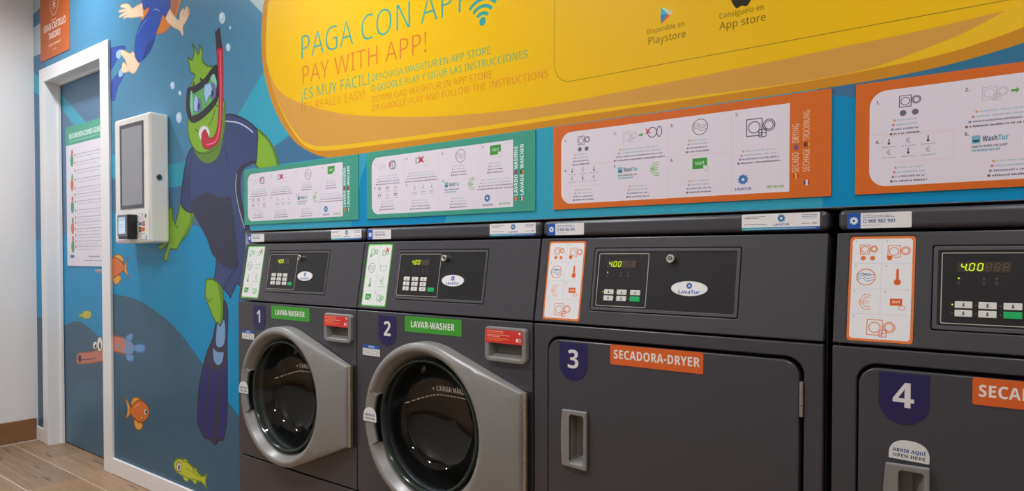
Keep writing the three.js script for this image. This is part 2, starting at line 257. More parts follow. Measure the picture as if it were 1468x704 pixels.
  ['#eaa93c', '#8f4a1c', 0.005, 1, [96.484, 1.045, 96.546, 1.094, -3.481, 1.045, 96.548, 0.992, 96.492, 1.026]],
  ['#eaa93c', '#8f4a1c', 0.005, 1, [-3.622, 1.091, -3.581, 1.107, -3.532, 1.098, -3.515, 1.072]],
  ['#eaa93c', '#8f4a1c', 0.005, 1, [-3.636, 0.998, -3.557, 1.003, -3.544, 0.983, -3.591, 0.957, -3.625, 0.966]],
  ['#dd7430', '#8f4a1c', 0.006, 1, [-3.764, 1.034, -3.645, 1.09, -3.551, 1.078, -3.507, 1.049, -3.512, 1.032, -3.568, 1.007, -3.671, 0.985]],
  ['#f4f2ea', '#8f4a1c', 0.003, 1, [-3.702, 1.05, -3.706, 1.041, -3.716, 1.038, -3.726, 1.041, -3.73, 1.05, -3.726, 1.058, -3.716, 1.062, -3.706, 1.059]],
  ['#22222a', '', 0, 1, [-3.705, 1.05, -3.708, 1.044, -3.713, 1.042, -3.719, 1.044, -3.721, 1.05, -3.718, 1.055, -3.713, 1.058, -3.707, 1.056]],
  ['#c9d13c', '#7f9a22', 0.007, 1, [-3.018, 0.174, -2.977, 0.195, -2.905, 0.193, -2.839, 0.174, -2.78, 0.156, 97.263, 0.175, -2.752, 0.142, 97.261, 0.113, -2.786, 0.131, -2.858, 0.125, -2.928, 0.125, -2.996, 0.133, -3.022, 0.151]],
  ['#c9d13c', '#7f9a22', 0.005, 1, [-2.941, 0.192, -2.923, 0.204, -2.898, 0.197]],
  ['#c9d13c', '#7f9a22', 0.005, 1, [-2.857, 0.171, -2.829, 0.181, -2.822, 0.17]],
  ['#c9d13c', '#7f9a22', 0.005, 1, [-2.942, 0.124, -2.928, 0.108, -2.9, 0.111, -2.903, 0.124]],
  ['#c9d13c', '#7f9a22', 0.005, 1, [-2.861, 0.126, -2.844, 0.112, -2.827, 0.119, -2.83, 0.13]],
  ['#f4f2ea', '#4a3a30', 0.004, 1, [-2.958, 0.163, -2.964, 0.147, -2.978, 0.138, -2.992, 0.141, -2.998, 0.155, -2.992, 0.171, -2.977, 0.18, -2.963, 0.176]],
  ['#22222a', '', 0, 1, [-2.97, 0.159, -2.973, 0.149, -2.978, 0.144, -2.983, 0.147, -2.985, 0.156, -2.983, 0.165, -2.978, 0.17, -2.972, 0.167]],
  ['', '#8a9a2a', 0.004, 0, [-2.918, 0.166, -2.857, 0.16, -2.806, 0.151]],
  ['#6a9fd2', '#4574a8', 0.006, 1, [96.496, 0.693, -3.474, 0.713, -3.419, 0.721, 96.561, 0.683]],
  ['#6a9fd2', '#4574a8', 0.006, 1, [96.501, 0.622, -3.418, 0.619, -3.425, 0.59, -3.487, 0.59]],
  ['#6a9fd2', '#4574a8', 0.006, 1, [-3.42, 0.658, -3.356, 0.678, -3.3, 0.677, -3.294, 0.663, -3.313, 0.644, -3.379, 0.638]],
  ['#cd8068', '#a05c4a', 0.006, 1, [96.339, 0.696, -3.541, 0.696, -3.433, 0.678, -3.407, 0.656, -3.427, 0.628, -3.493, 0.617, 96.337, 0.623]],
  ['#6a9fd2', '', 0, 1, [96.476, 0.693, -3.433, 0.678, -3.407, 0.656, -3.427, 0.628, -3.493, 0.617, -3.519, 0.637, -3.498, 0.661]],
  ['#6a9fd2', '', 0, 1, [-3.566, 0.652, -3.571, 0.645, -3.583, 0.642, -3.595, 0.643, -3.6, 0.649, -3.595, 0.656, -3.582, 0.66, -3.57, 0.658]],
  ['#cd8068', '', 0, 1, [-3.439, 0.663, -3.443, 0.658, -3.452, 0.656, -3.462, 0.657, -3.465, 0.66, -3.461, 0.665, -3.452, 0.667, -3.443, 0.666]],
  ['#cd8068', '', 0, 1, [-3.466, 0.64, -3.47, 0.635, -3.479, 0.633, -3.488, 0.634, -3.492, 0.637, -3.488, 0.642, -3.479, 0.644, -3.47, 0.644]],
];
const DOOR_FIGURES = [
  ['#cd8068', '#a05c4a', 0.006, 1, [96.186, 0.631, -3.984, 0.594, -4.103, 0.567, -4.261, 0.547, -4.291, 0.523, -4.279, 0.487, -4.105, 0.504, -3.986, 0.525, 96.184, 0.551]],
  ['#3a2626', '', 0, 1, [-4.228, 0.519, -4.234, 0.503, -4.25, 0.495, -4.264, 0.5, -4.27, 0.515, -4.263, 0.531, -4.248, 0.539, -4.234, 0.534]],
  ['#f4f2ea', '#3a3030', 0.005, 1, [-4.007, 0.612, -4.017, 0.595, -4.039, 0.586, -4.061, 0.591, -4.07, 0.607, -4.06, 0.624, -4.038, 0.633, -4.016, 0.628]],
  ['#f4f2ea', '#3a3030', 0.005, 1, [-3.945, 0.622, -3.956, 0.591, -3.981, 0.577, -4.005, 0.587, -4.015, 0.616, -4.004, 0.648, -3.979, 0.662, -3.954, 0.651]],
  ['#22222a', '', 0, 1, [-4.023, 0.604, -4.027, 0.596, -4.035, 0.592, -4.043, 0.594, -4.047, 0.602, -4.043, 0.611, -4.034, 0.615, -4.026, 0.612]],
  ['#22222a', '', 0, 1, [-3.964, 0.612, -3.968, 0.598, -3.976, 0.592, -3.985, 0.597, -3.988, 0.61, -3.984, 0.625, -3.975, 0.631, -3.967, 0.626]],
  ['', '#6a3a34', 0.005, 0, [-4.22, 0.513, -4.125, 0.524, -4.04, 0.538]],
  ['#c6c244', '#8a8a30', 0.005, 1, [95.729, 0.78, -4.221, 0.769, -4.179, 0.79, -4.105, 0.793, -4.086, 0.776, -4.106, 0.755, -4.172, 0.748, -4.221, 0.758, 95.736, 0.742, -4.246, 0.764]],
];
// ---------------------------------------------------------------- room shell
struct('ceiling', boxAt(CORNER - 0.15, ROOM_RIGHT + 0.15, CEILING, CEILING + 0.15, -1.0, ROOM_FRONT + 0.15), M.ceiling);
struct('wall_left', boxAt(CORNER - 0.15, CORNER, 0, CEILING, 0, ROOM_FRONT + 0.15), M.wall);
struct('wall_right', boxAt(ROOM_RIGHT, ROOM_RIGHT + 0.15, 0, CEILING, 0, ROOM_FRONT + 0.15), M.wall);
struct('wall_front', boxAt(CORNER, ROOM_RIGHT, 0, CEILING, ROOM_FRONT, ROOM_FRONT + 0.15), M.frontWall);
const DOOR = [-4.479, -3.733, 2.104], NICHE = [-2.431, 0.415, 1.197];
{
  const s = new THREE.Shape();
  [[CORNER - 0.15, 0], [DOOR[0], 0], [DOOR[0], DOOR[2]], [DOOR[1], DOOR[2]], [DOOR[1], 0], [NICHE[0], 0], [NICHE[0], NICHE[2]], [NICHE[1], NICHE[2]], [NICHE[1], 0], [ROOM_RIGHT + 0.15, 0], [ROOM_RIGHT + 0.15, CEILING], [CORNER - 0.15, CEILING]]
    .forEach(([x, y], i) => s[i ? 'lineTo' : 'moveTo'](x, y));
  struct('wall_back', slab(s, 0.12, 0), M.wall);
  // the closed bay behind the opening where the machines stand, and the closed room behind the door
  struct('wall_bay', join(boxAt(NICHE[0] - 0.05, NICHE[0] - 0.001, 0, 1.6, -1.0, -0.12), boxAt(NICHE[1] + 0.001, NICHE[1] + 0.05, 0, 1.6, -1.0, -0.12), boxAt(NICHE[0] - 0.05, NICHE[1] + 0.05, 0, 1.6, -1.05, -1.0), boxAt(NICHE[0], NICHE[1], 1.55, 1.6, -1.0, -0.12)), M.wall);
}

// floor: wood-look tiles in light joints
function woodSheet(base, dark, light, streaks) {
  const s = new Sheet(0, 0, 1.2, 0.22, 640, base);
  for (let i = 0; i < 420; i++) { const y = 0.22 * rnd(), x = 1.2 * rnd(), l = 0.1 + 0.5 * rnd(); s.c.globalAlpha = 0.14 + 0.2 * rnd(); s.poly(null, [[x, y], [x + l * 0.5, y + 0.006 * (rnd() - 0.5)], [x + l, y + 0.01 * (rnd() - 0.5)]], rnd() < 0.55 ? dark : light, 0.0008 + 0.0026 * rnd(), true); }
  for (let i = 0; i < 90; i++) { s.c.globalAlpha = 0.2 + 0.3 * rnd(); const x = 1.2 * rnd(), y = 0.22 * rnd(), l = 0.01 + 0.05 * rnd(); s.poly(null, [[x, y], [x + l, y + 0.002 * (rnd() - 0.5)]], '#57432f', 0.0012, true); }
  for (let i = 0; i < streaks; i++) {   // weathered dark streaks and knots
    const y = 0.03 + 0.16 * rnd(), x = 1.1 * rnd();
    for (let j = 0; j < 9; j++) { s.c.globalAlpha = 0.22 + 0.28 * rnd(); const u = x + 0.10 * (rnd() - 0.5), v = y + 0.016 * (rnd() - 0.5), l = 0.03 + 0.09 * rnd(); s.poly(null, [[u, v], [u + l / 2, v + 0.004 * (rnd() - 0.5)], [u + l, v + 0.003]], '#4a4643', 0.002 + 0.005 * rnd(), true); }
  }
  for (let i = 0; i < 14; i++) { s.c.globalAlpha = 0.07; s.oval(rnd() < 0.5 ? '#a89a8c' : '#7d5f45', 1.2 * rnd(), 0.22 * rnd(), 0.05 + 0.12 * rnd(), 0.01 + 0.02 * rnd()); }
  s.c.globalAlpha = 1; return s;
}
const planks = [['#97785a', '#6d523c', '#b3967a', 4], ['#8f7154', '#664a33', '#ae9074', 6], ['#9d7f61', '#73563c', '#bba085', 3], ['#93755a', '#614936', '#ab937c', 5]].map((a) => printed(woodSheet(...a), 0.42, { bumpMap: plaster, bumpScale: 0.0003 }));
const floor = struct('floor', boxAt(CORNER - 0.15, ROOM_RIGHT + 0.15, -0.15, -0.0012, -1.05, ROOM_FRONT + 0.15), M.grout);
{
  const LENGTH = 1.2, WIDTH = 0.222, GAP = 0.004, rows = [[-0.087, 0.132]];
  for (let z = 0.135; z < ROOM_FRONT; z += WIDTH + GAP) rows.push([z, Math.min(z + WIDTH, ROOM_FRONT)]);
  const firstJoint = [-4.18, -3.69, -4.42];
  rows.forEach(([z0, z1], r) => {
    let x = (firstJoint[r] ?? -4.6 + rnd() * 1.1) - LENGTH;
    for (; x < ROOM_RIGHT; x += LENGTH) {
      const a = Math.max(x, CORNER + 0.002), b = Math.min(x + LENGTH - GAP, ROOM_RIGHT); if (b - a < 0.02) continue;
      const g = rbox(b - a, 0.012, z1 - z0, 0.0012, 1), p = g.attributes.position, uv = g.attributes.uv, turn = rnd() < 0.5;
      for (let i = 0; i < p.count; i++) { const u = (p.getX(i) + (b - a) / 2) / LENGTH, v = (p.getZ(i) + (z1 - z0) / 2) / WIDTH; uv.setXY(i, turn ? 1 - u : u, turn ? 1 - v : v); }
      part('plank', g, planks[Math.floor(rnd() * 4)], floor, [(a + b) / 2, -0.006, (z0 + z1) / 2]);
    }
  });
}
// skirtings: brown wood-look tile on the plain walls, white board under the mural
{
  const dark = printed(woodSheet('#86603f', '#553620', '#a67d56', 6), 0.45);
  const g = rboxAt(CORNER + 0.001, CORNER + 0.011, 0.003, 0.131, 0.012, ROOM_FRONT, 0.002), p = g.attributes.position;
  for (let i = 0; i < p.count; i++) g.attributes.uv.setXY(i, (p.getZ(i) / 0.6) % 1, p.getY(i) / 0.14);
  struct('baseboard_left', g, dark);
  const f = rboxAt(CORNER + 0.012, ROOM_RIGHT, 0.003, 0.131, ROOM_FRONT - 0.011, ROOM_FRONT - 0.001, 0.002), q = f.attributes.position;
  for (let i = 0; i < q.count; i++) f.attributes.uv.setXY(i, q.getX(i) / 1.2, q.getY(i) / 0.22);
  struct('baseboard_front', f, dark);
  struct('trim_1', boxAt(CORNER + 0.001, CORNER + 0.014, 0, 0.003, 0.012, ROOM_FRONT), plain('#d9d2c8', 0.8));
  struct('baseboard_back', join(rboxAt(CORNER + 0.001, -4.562, 0.001, 0.082, 0.0014, 0.013, 0.003), rboxAt(-3.634, NICHE[0] - 0.002, 0.001, 0.082, 0.0014, 0.013, 0.003)), M.white);
}

// ---------------------------------------------------------------- mural: printed vinyl sheets on the back wall
const C = { sky: '#4b88a9', slate: '#42759b', teal: '#36a6c1', bright: '#0090c3', hill: '#3e6379', pale: '#b4c8c8', yellow: '#f5c40e', peach: '#dba348', rim: '#f4c522', border: '#d29026', green: '#3f9f88', orange: '#dc6a14', ink: '#3aa8a6', text: '#de7630' };
function paintMural(s) {
  s.rect(C.sky, -5, 0, 1.9, CEILING);
  // stripes beside the corner
  const L = -4.9, R = -4.2, band = (f, l0, r0, l1, r1) => s.poly(f, [[CORNER - 0.02, l0], [-4.556, r0], [R, r0 + (r0 - l0) * 2.2], [R, r1 + (r1 - l1) * 2.2], [-4.556, r1], [CORNER - 0.02, l1]]);
  s.rect(C.slate, L, 0, -4.5, 2.284);
  band(C.pale, 2.9, 2.9, 2.528, 2.549); band(C.slate, 2.528, 2.549, 2.45, 2.461); band(C.pale, 2.45, 2.461, 2.284, 2.28); band(C.teal, 2.198, 2.138, 2.083, 2.025);
  // light rays and hills
  s.poly(C.slate, [[-3.8, 1.6], [-3.05, 1.42], [-2.238, 1.509], [-1.9, 1.6], [-1.9, 1.18], [-3.8, 1.18]]);
  s.poly(C.teal, [[-2.0, 2.04], [-2.306, 1.796], [-2.475, 1.661], [-2.65, 1.52], [-2.906, 1.512], [-3.05, 1.509], [-3.7, 1.62], [-3.7, 1.5], [-3.05, 1.406], [-2.9, 1.405], [-2.55, 1.41], [-2.238, 1.509], [-1.9, 1.62]]);
  s.poly(C.pale, [[-2.394, 2.093], [-2.29, 2.01], [-2.2, 2.2], [-2.5, 2.3], [-2.55, 2.2]]);
  s.poly(C.bright, [[-3.8, 1.335], [-3.629, 1.317], [-2.856, 1.232], [-2.3, 1.17], [-2.3, 0], [-3.8, 0]]);
  s.poly(C.bright, [[-4.8, 1.15], [-4.594, 1.21], [-4.4, 1.26], [-4.4, 0], [-4.8, 0]]);
  s.smooth(C.hill, '', 0, 1, [100 - 4.8, 0, 100 - 4.8, 0.73, -4.666, 0.733, 100 - 4.4, 0.72, 100 - 4.4, 0]);
  s.smooth(C.hill, '', 0, 1, [100 - 3.9, 0, 100 - 3.9, 0.91, -3.75, 0.912, -3.607, 0.908, -3.363, 0.888, -3.147, 0.832, -2.967, 0.763, -2.766, 0.640, -2.559, 0.501, -2.45, 0.43, 100 - 2.3, 0.33, 100 - 2.3, 0]);
  // strip above the machines
  s.rect(C.teal, -2.433, 1.19, 1.9, 1.44);
  s.poly(C.bright, [[-1.80, 1.19], [-1.755, 1.30], [-1.742, 1.36], [-1.70, 1.43], [-1.37, 1.43], [-1.352, 1.225], [-1.37, 1.19]]);
  s.poly(C.bright, [[-0.322, 1.19], [-0.318, 1.44], [1.9, 1.44], [1.9, 1.19]]);
  s.poly(C.slate, [[-0.335, 1.43], [-0.24, 1.405], [-0.22, 1.6], [-0.33, 1.6]]);
  s.rect('#37789a', -0.25, 1.425, 1.9, 2.1);
  s.figures(MURAL_FIGURES);
  // swimmer's shoulders and head above the lens frame
  s.smooth('#2f55b0', '#23387a', 0.005, 1, [96.718, 2.330, -3.251, 2.392, -3.157, 2.417, -3.063, 2.392, 96.968, 2.271]);
  s.oval('#f3d3b0', -3.157, 2.467, 0.062, 0.068, '#d8a67e', 0.004); s.smooth('#6b4a30', '', 0, 1, [-3.221, 2.472, -3.207, 2.527, -3.157, 2.552, -3.102, 2.522, -3.093, 2.472, -3.157, 2.502]);
  // yellow bubble
  const tail = [-1.413, 1.438, -0.9, 1.438, -0.434, 1.4385, -0.294, 1.439, -0.218, 1.441, -0.142, 1.446, -0.06, 1.457, 0.03, 1.478, 0.16, 1.53, 0.28, 1.62, 0.36, 1.76, 0.38, 1.95, 0.3, 2.2, 0.1, 2.36, -0.4, 2.43, -1.2, 2.45, -1.8, 2.4, -2.1, 2.28];
  s.smooth(C.border, '', 0, 1, [-2.275, 2.084, -2.304, 2.019, -2.313, 1.912, -2.290, 1.774, -2.215, 1.629, -2.112, 1.521, -2.014, 1.469, -1.933, 1.444, -1.85, 1.438, ...tail]);
  const upper = [-0.2, 1.464, -0.142, 1.468, -0.074, 1.478, 0.02, 1.503, 0.14, 1.56, 0.25, 1.66, 0.32, 1.8, 0.33, 1.95, 0.25, 2.16, 0.05, 2.3, -0.4, 2.38, -1.2, 2.4, -1.8, 2.35, -2.07, 2.24];
  s.smooth(C.rim, '', 0, 1, [-2.241, 2.076, -2.272, 2.012, -2.281, 1.906, -2.259, 1.769, -2.184, 1.634, -2.097, 1.533, -2.03, 1.487, -1.92, 1.465, -1.585, 1.4575, -1.196, 1.455, -0.9, 1.456, -0.4, 1.4565, ...upper]);
  s.smooth(C.peach, '', 0, 1, [-2.241, 2.076, -2.272, 2.012, -2.281, 1.906, -2.259, 1.769, -2.184, 1.640, -2.097, 1.545, -2.03, 1.502, -1.92, 1.481, -1.585, 1.471, -1.196, 1.467, -0.9, 1.466, -0.6, 1.462, -0.433, 1.459, -0.3, 1.460, -0.219, 1.468, -0.154, 1.484, -0.087, 1.503, 100 - 0.028, 1.529, -0.3, 1.9, -1.2, 2.2, -1.9, 2.25]);
  s.smooth(C.yellow, '', 0, 1, [-2.241, 2.076, -2.272, 2.012, -2.283, 1.906, 100 - 2.278, 1.83, -2.214, 1.726, -2.082, 1.655, -1.817, 1.578, -1.479, 1.526, -1.196, 1.503, -0.964, 1.4965, -0.69, 1.502, -0.405, 1.511, -0.295, 1.5155, -0.154, 1.5205, 100 - 0.028, 1.530, 0.1, 1.6, 0.25, 1.72, 0.31, 1.85, 0.32, 1.95, 0.25, 2.16, 0.05, 2.3, -0.4, 2.38, -1.2, 2.4, -1.8, 2.35, -2.07, 2.24]);
  const t = (str, f, x0, x1, y, cap, o) => s.text(str, f, x0, x1, y, cap, o);
  t('PAGA CON APP', C.ink, -2.074, -1.252, 1.804, 0.083, { thin: 0.034 });
  t('PAY WITH APP!', C.text, -2.066, -1.430, 1.717, 0.062, { thin: 0.03 });
  t('¡ES MUY FÁCIL!', C.ink, -2.066, -1.694, 1.660, 0.037, { thin: 0.03 });
  t("IT'S REALLY EASY!", C.text, -2.068, -1.717, 1.618, 0.029, { thin: 0.04 });
  t('DESCARGA WASHTUR EN APP STORE', C.ink, -1.688, -1.188, 1.667, 0.0215, { thin: 0.03 });
  t('O GOOGLE PLAY Y SIGUE LAS INSTRUCCIONES', C.ink, -1.691, -1.060, 1.633, 0.0215, { thin: 0.03 });
  t('DOWNLOAD WASHTUR IN APP STORE', C.text, -1.688, -1.182, 1.598, 0.0215, { thin: 0.03 });
  t('OR GOOGLE PLAY AND FOLLOW THE INSTRUCTIONS', C.text, -1.688, -0.993, 1.569, 0.0215, { thin: 0.03 });
  s.oval(C.ink, -1.218, 1.762, 0.012);
  for (const r of [0.028, 0.048, 0.068]) s.oval(null, -1.218, 1.757, r, r, C.ink, 0.0095, Math.PI * 0.25, Math.PI * 0.75);
  s.rect(null, -0.974, 1.5475, 0.2, 2.05, 0.05, '#7d6a1e', 0.0012);
  s.poly('#4db6d6', [[-0.677, 1.681], [-0.676, 1.642], [-0.660, 1.662]]); s.poly('#2f8fc0', [[-0.677, 1.662], [-0.676, 1.642], [-0.660, 1.662]]);
  s.poly('#e4575c', [[-0.675, 1.642], [-0.660, 1.662], [-0.654, 1.656]]); s.poly('#f3cfa0', [[-0.654, 1.656], [-0.660, 1.662], [-0.652, 1.669], [-0.645, 1.662]]); s.poly('#cfe6c0', [[-0.676, 1.681], [-0.660, 1.662], [-0.652, 1.669]]);
  const br = '#5d4a1c';
  t('Disponible en', br, -0.712, -0.618, 1.6245, 0.0115, { thin: 0.02 }); t('Playstore', br, -0.710, -0.614, 1.600, 0.0165, { thin: 0.02 });
  t('Consíguelo en', br, -0.538, -0.440, 1.6235, 0.0115, { thin: 0.02 }); t('App store', br, -0.537, -0.436, 1.600, 0.0165, { thin: 0.02 });
  s.smooth('#2c2a20', '', 0, 1, [-0.488, 1.689, -0.503, 1.692, -0.514, 1.675, -0.509, 1.654, -0.499, 1.639, -0.488, 1.642, -0.477, 1.639, -0.467, 1.652, -0.463, 1.661, -0.470, 1.672, -0.466, 1.685, -0.476, 1.692]);
  s.smooth('#2c2a20', '', 0, 1, [100 - 0.488, 1.694, -0.486, 1.704, 100 - 0.476, 1.710, -0.478, 1.699]);
}
{
  const mural = thing('wall_mural', 'underwater cartoon mural with yellow app panel printed on vinyl across the back wall', 'mural');
  const sheet = (x0, x1, y0, outline, ppm) => {
    const s = new Sheet(x0, y0, x1, CEILING, ppm); paintMural(s);
    const sh = new THREE.Shape(); outline.forEach(([x, y], i) => sh[i ? 'lineTo' : 'moveTo'](x, y));
    part('vinyl_sheet', fitUV(slab(sh, 0.0012, 0.0013), x0, y0, x1, CEILING), printed(s, 0.33, { specularIntensity: 0.5 }), mural);
  };
  sheet(CORNER, -3.66, 0, [[CORNER + 0.001, 0.002], [-4.5, 0.002], [-4.5, 2.13], [-3.66, 2.13], [-3.66, CEILING - 0.001], [CORNER + 0.001, CEILING - 0.001]], 600);
  sheet(-3.66, NICHE[0], 0, [[-3.66, 0.002], [NICHE[0] - 0.001, 0.002], [NICHE[0] - 0.001, CEILING - 0.001], [-3.66, CEILING - 0.001]], 700);
  sheet(NICHE[0], -1.03, NICHE[2], [[NICHE[0] - 0.001, NICHE[2] + 0.001], [-1.03, NICHE[2] + 0.001], [-1.03, CEILING - 0.001], [NICHE[0] - 0.001, CEILING - 0.001]], 1050);
  sheet(-1.03, 0.5, NICHE[2], [[-1.03, NICHE[2] + 0.001], [0.5, NICHE[2] + 0.001], [0.5, CEILING - 0.001], [-1.03, CEILING - 0.001]], 1200);
}

// ---------------------------------------------------------------- door
{
  const d = tag(new THREE.Group(), null, null, null, 'structure'); d.name = 'door_1'; d.position.set(DOOR[0], 0, -0.068); scene.add(d);
  const s = new Sheet(DOOR[0], 0, DOOR[1], DOOR[2], 700, '#54799a');
  s.poly(C.teal, [[-4.5, 2.062], [-4.467, 2.042], [-4.119, 1.834], [-3.6, 1.53], [-3.6, 1.42], [-4.291, 1.84], [-4.5, 1.985]]);
  s.poly(C.bright, [[-4.6, 1.19], [-4.42, 1.232], [-3.6, 1.36], [-3.6, 0], [-4.6, 0]]);
  s.smooth(C.hill, '', 0, 1, [100 - 4.6, 0, 100 - 4.6, 0.66, -4.474, 0.690, -4.287, 0.727, -4.109, 0.699, -3.91, 0.636, -3.7, 0.6, 100 - 3.6, 0.58, 100 - 3.6, 0]);
  s.oval('#436a80', -4.1, 0.05, 0.36, 0.37);
  s.figures(DOOR_FIGURES);
  const w = DOOR[1] - DOOR[0];
  part('door_leaf', fitUV(boxAt(0.003, w - 0.003, 0.006, DOOR[2] - 0.003, -0.04, 0), 0, 0, w, DOOR[2]), printed(s, 0.4), d);
  part('handle', join(new THREE.CylinderGeometry(0.024, 0.024, 0.008, 24).rotateX(Math.PI / 2).translate(w - 0.06, 1.02, 0.004), new THREE.CylinderGeometry(0.008, 0.008, 0.04, 16).rotateX(Math.PI / 2).translate(w - 0.06, 1.02, 0.024), rboxAt(w - 0.17, w - 0.052, 1.011, 1.029, 0.036, 0.05, 0.006)), M.steel, d);
  // casing around the opening with its lining
  const c = join(
    rboxAt(-4.563, -4.487, 0, 2.18, 0.0014, 0.014, 0.002), rboxAt(-4.492, DOOR[0] + 0.002, 0, 2.112, 0.002, 0.019, 0.002),
    rboxAt(-3.733, -3.634, 0, 2.18, 0.0014, 0.014, 0.002),
    rboxAt(-4.488, -3.732, 2.108, 2.18, 0.0014, 0.014, 0.002), rboxAt(DOOR[0], DOOR[1], 2.099, 2.112, 0.002, 0.019, 0.002),
    boxAt(DOOR[0], DOOR[0] + 0.002, 0, DOOR[2], -0.118, 0.004), boxAt(DOOR[1] - 0.002, DOOR[1], 0, DOOR[2], -0.118, 0.004), boxAt(DOOR[0], DOOR[1], DOOR[2] - 0.002, DOOR[2], -0.118, 0.004),
    boxAt(DOOR[0] + 0.002, DOOR[0] + 0.012, 0, DOOR[2] - 0.012, -0.064, -0.05), boxAt(DOOR[0] + 0.002, DOOR[1], DOOR[2] - 0.014, DOOR[2] - 0.002, -0.064, -0.05));
  struct('trim_2', c, M.white);
  // poster on the leaf
  const p = new Sheet(0, 0, 0.6, 0.795, 900, '#e9e3ec');
  p.rect('#4aa98a', 0, 0.69, 0.6, 0.795);
  p.text('RECOMENDACIONES GENERALES', '#e9f5f0', 0.045, 0.56, 0.725, 0.028, { bold: true }); p.rect('#bfe0d4', 0.045, 0.708, 0.56, 0.711);
  [0.62, 0.575, 0.53, 0.48, 0.43, 0.395, 0.355, 0.305, 0.265, 0.235, 0.2, 0.165, 0.13, 0.1].forEach((y, i) => {
    p.oval('#d6604a', 0.125, y + 0.008, 0.008); p.dashes('#a9a7b0', 0.145, 0.545, y + 0.007, 0.006); p.dashes('#b9b7c0', 0.145, 0.36 + 0.16 * rnd(), y - 0.009, 0.005);
    if (i % 3 === 0) { p.oval(i % 2 ? '#d97c48' : '#4f9f74', 0.082, y - 0.02, 0.022, 0.036); p.oval(i % 2 ? '#5fae5a' : '#d86a70', 0.085, y + 0.024, 0.014, 0.018); }
  });
  p.rect('#3b6ea8', 0.045, 0.045, 0.10, 0.062); p.dashes('#7c8086', 0.3, 0.44, 0.05, 0.008); p.dashes('#9da0a6', 0.24, 0.54, 0.028, 0.006);
  tag(part('poster', plate(0, 0, 0.6, 0.795, 0.012, 0.003, 0.004), printed(p, 0.4), scene, [-4.399, 1.043, -0.068]), 'tall white recommendations poster with green header on the recessed door', 'poster');
}
// orange hotel banner above the door
{
  const s = new Sheet(0, 0, 0.422, 0.54, 1000, '#c8632a'), w = '#f6e3d6', cx = 0.211;
  s.smooth('', w, 0.0035, 1, [cx, 0.23, cx - 0.035, 0.245, cx - 0.058, 0.285, cx - 0.05, 0.33, cx, 0.355, cx + 0.05, 0.33, cx + 0.058, 0.285, cx + 0.035, 0.245]);
  for (let i = 0; i < 8; i++) { const a = i * Math.PI / 4; s.poly(null, [[cx, 0.29], [cx + 0.028 * Math.cos(a), 0.29 + 0.028 * Math.sin(a)]], w, 0.004, true); }
  s.rect(w, cx - 0.045, 0.205, cx + 0.03, 0.208);
  s.text('GRAN CASTILLO', w, 0.048, 0.375, 0.156, 0.038, { bold: true }); s.text('TAGORO', w, 0.125, 0.30, 0.105, 0.036, { bold: true });
  s.dashes('#f0c9ae', 0.13, 0.3, 0.066, 0.012); s.rect('#f0c9ae', 0.18, 0.04, 0.24, 0.043);
  tag(part('hotel_banner', plate(0, 0, 0.422, 0.54, 0, 0.003, 0.0046), printed(s, 0.4), scene, [-4.562, 2.227, 0]), 'orange banner with white emblem and lettering above the door', 'banner');
}
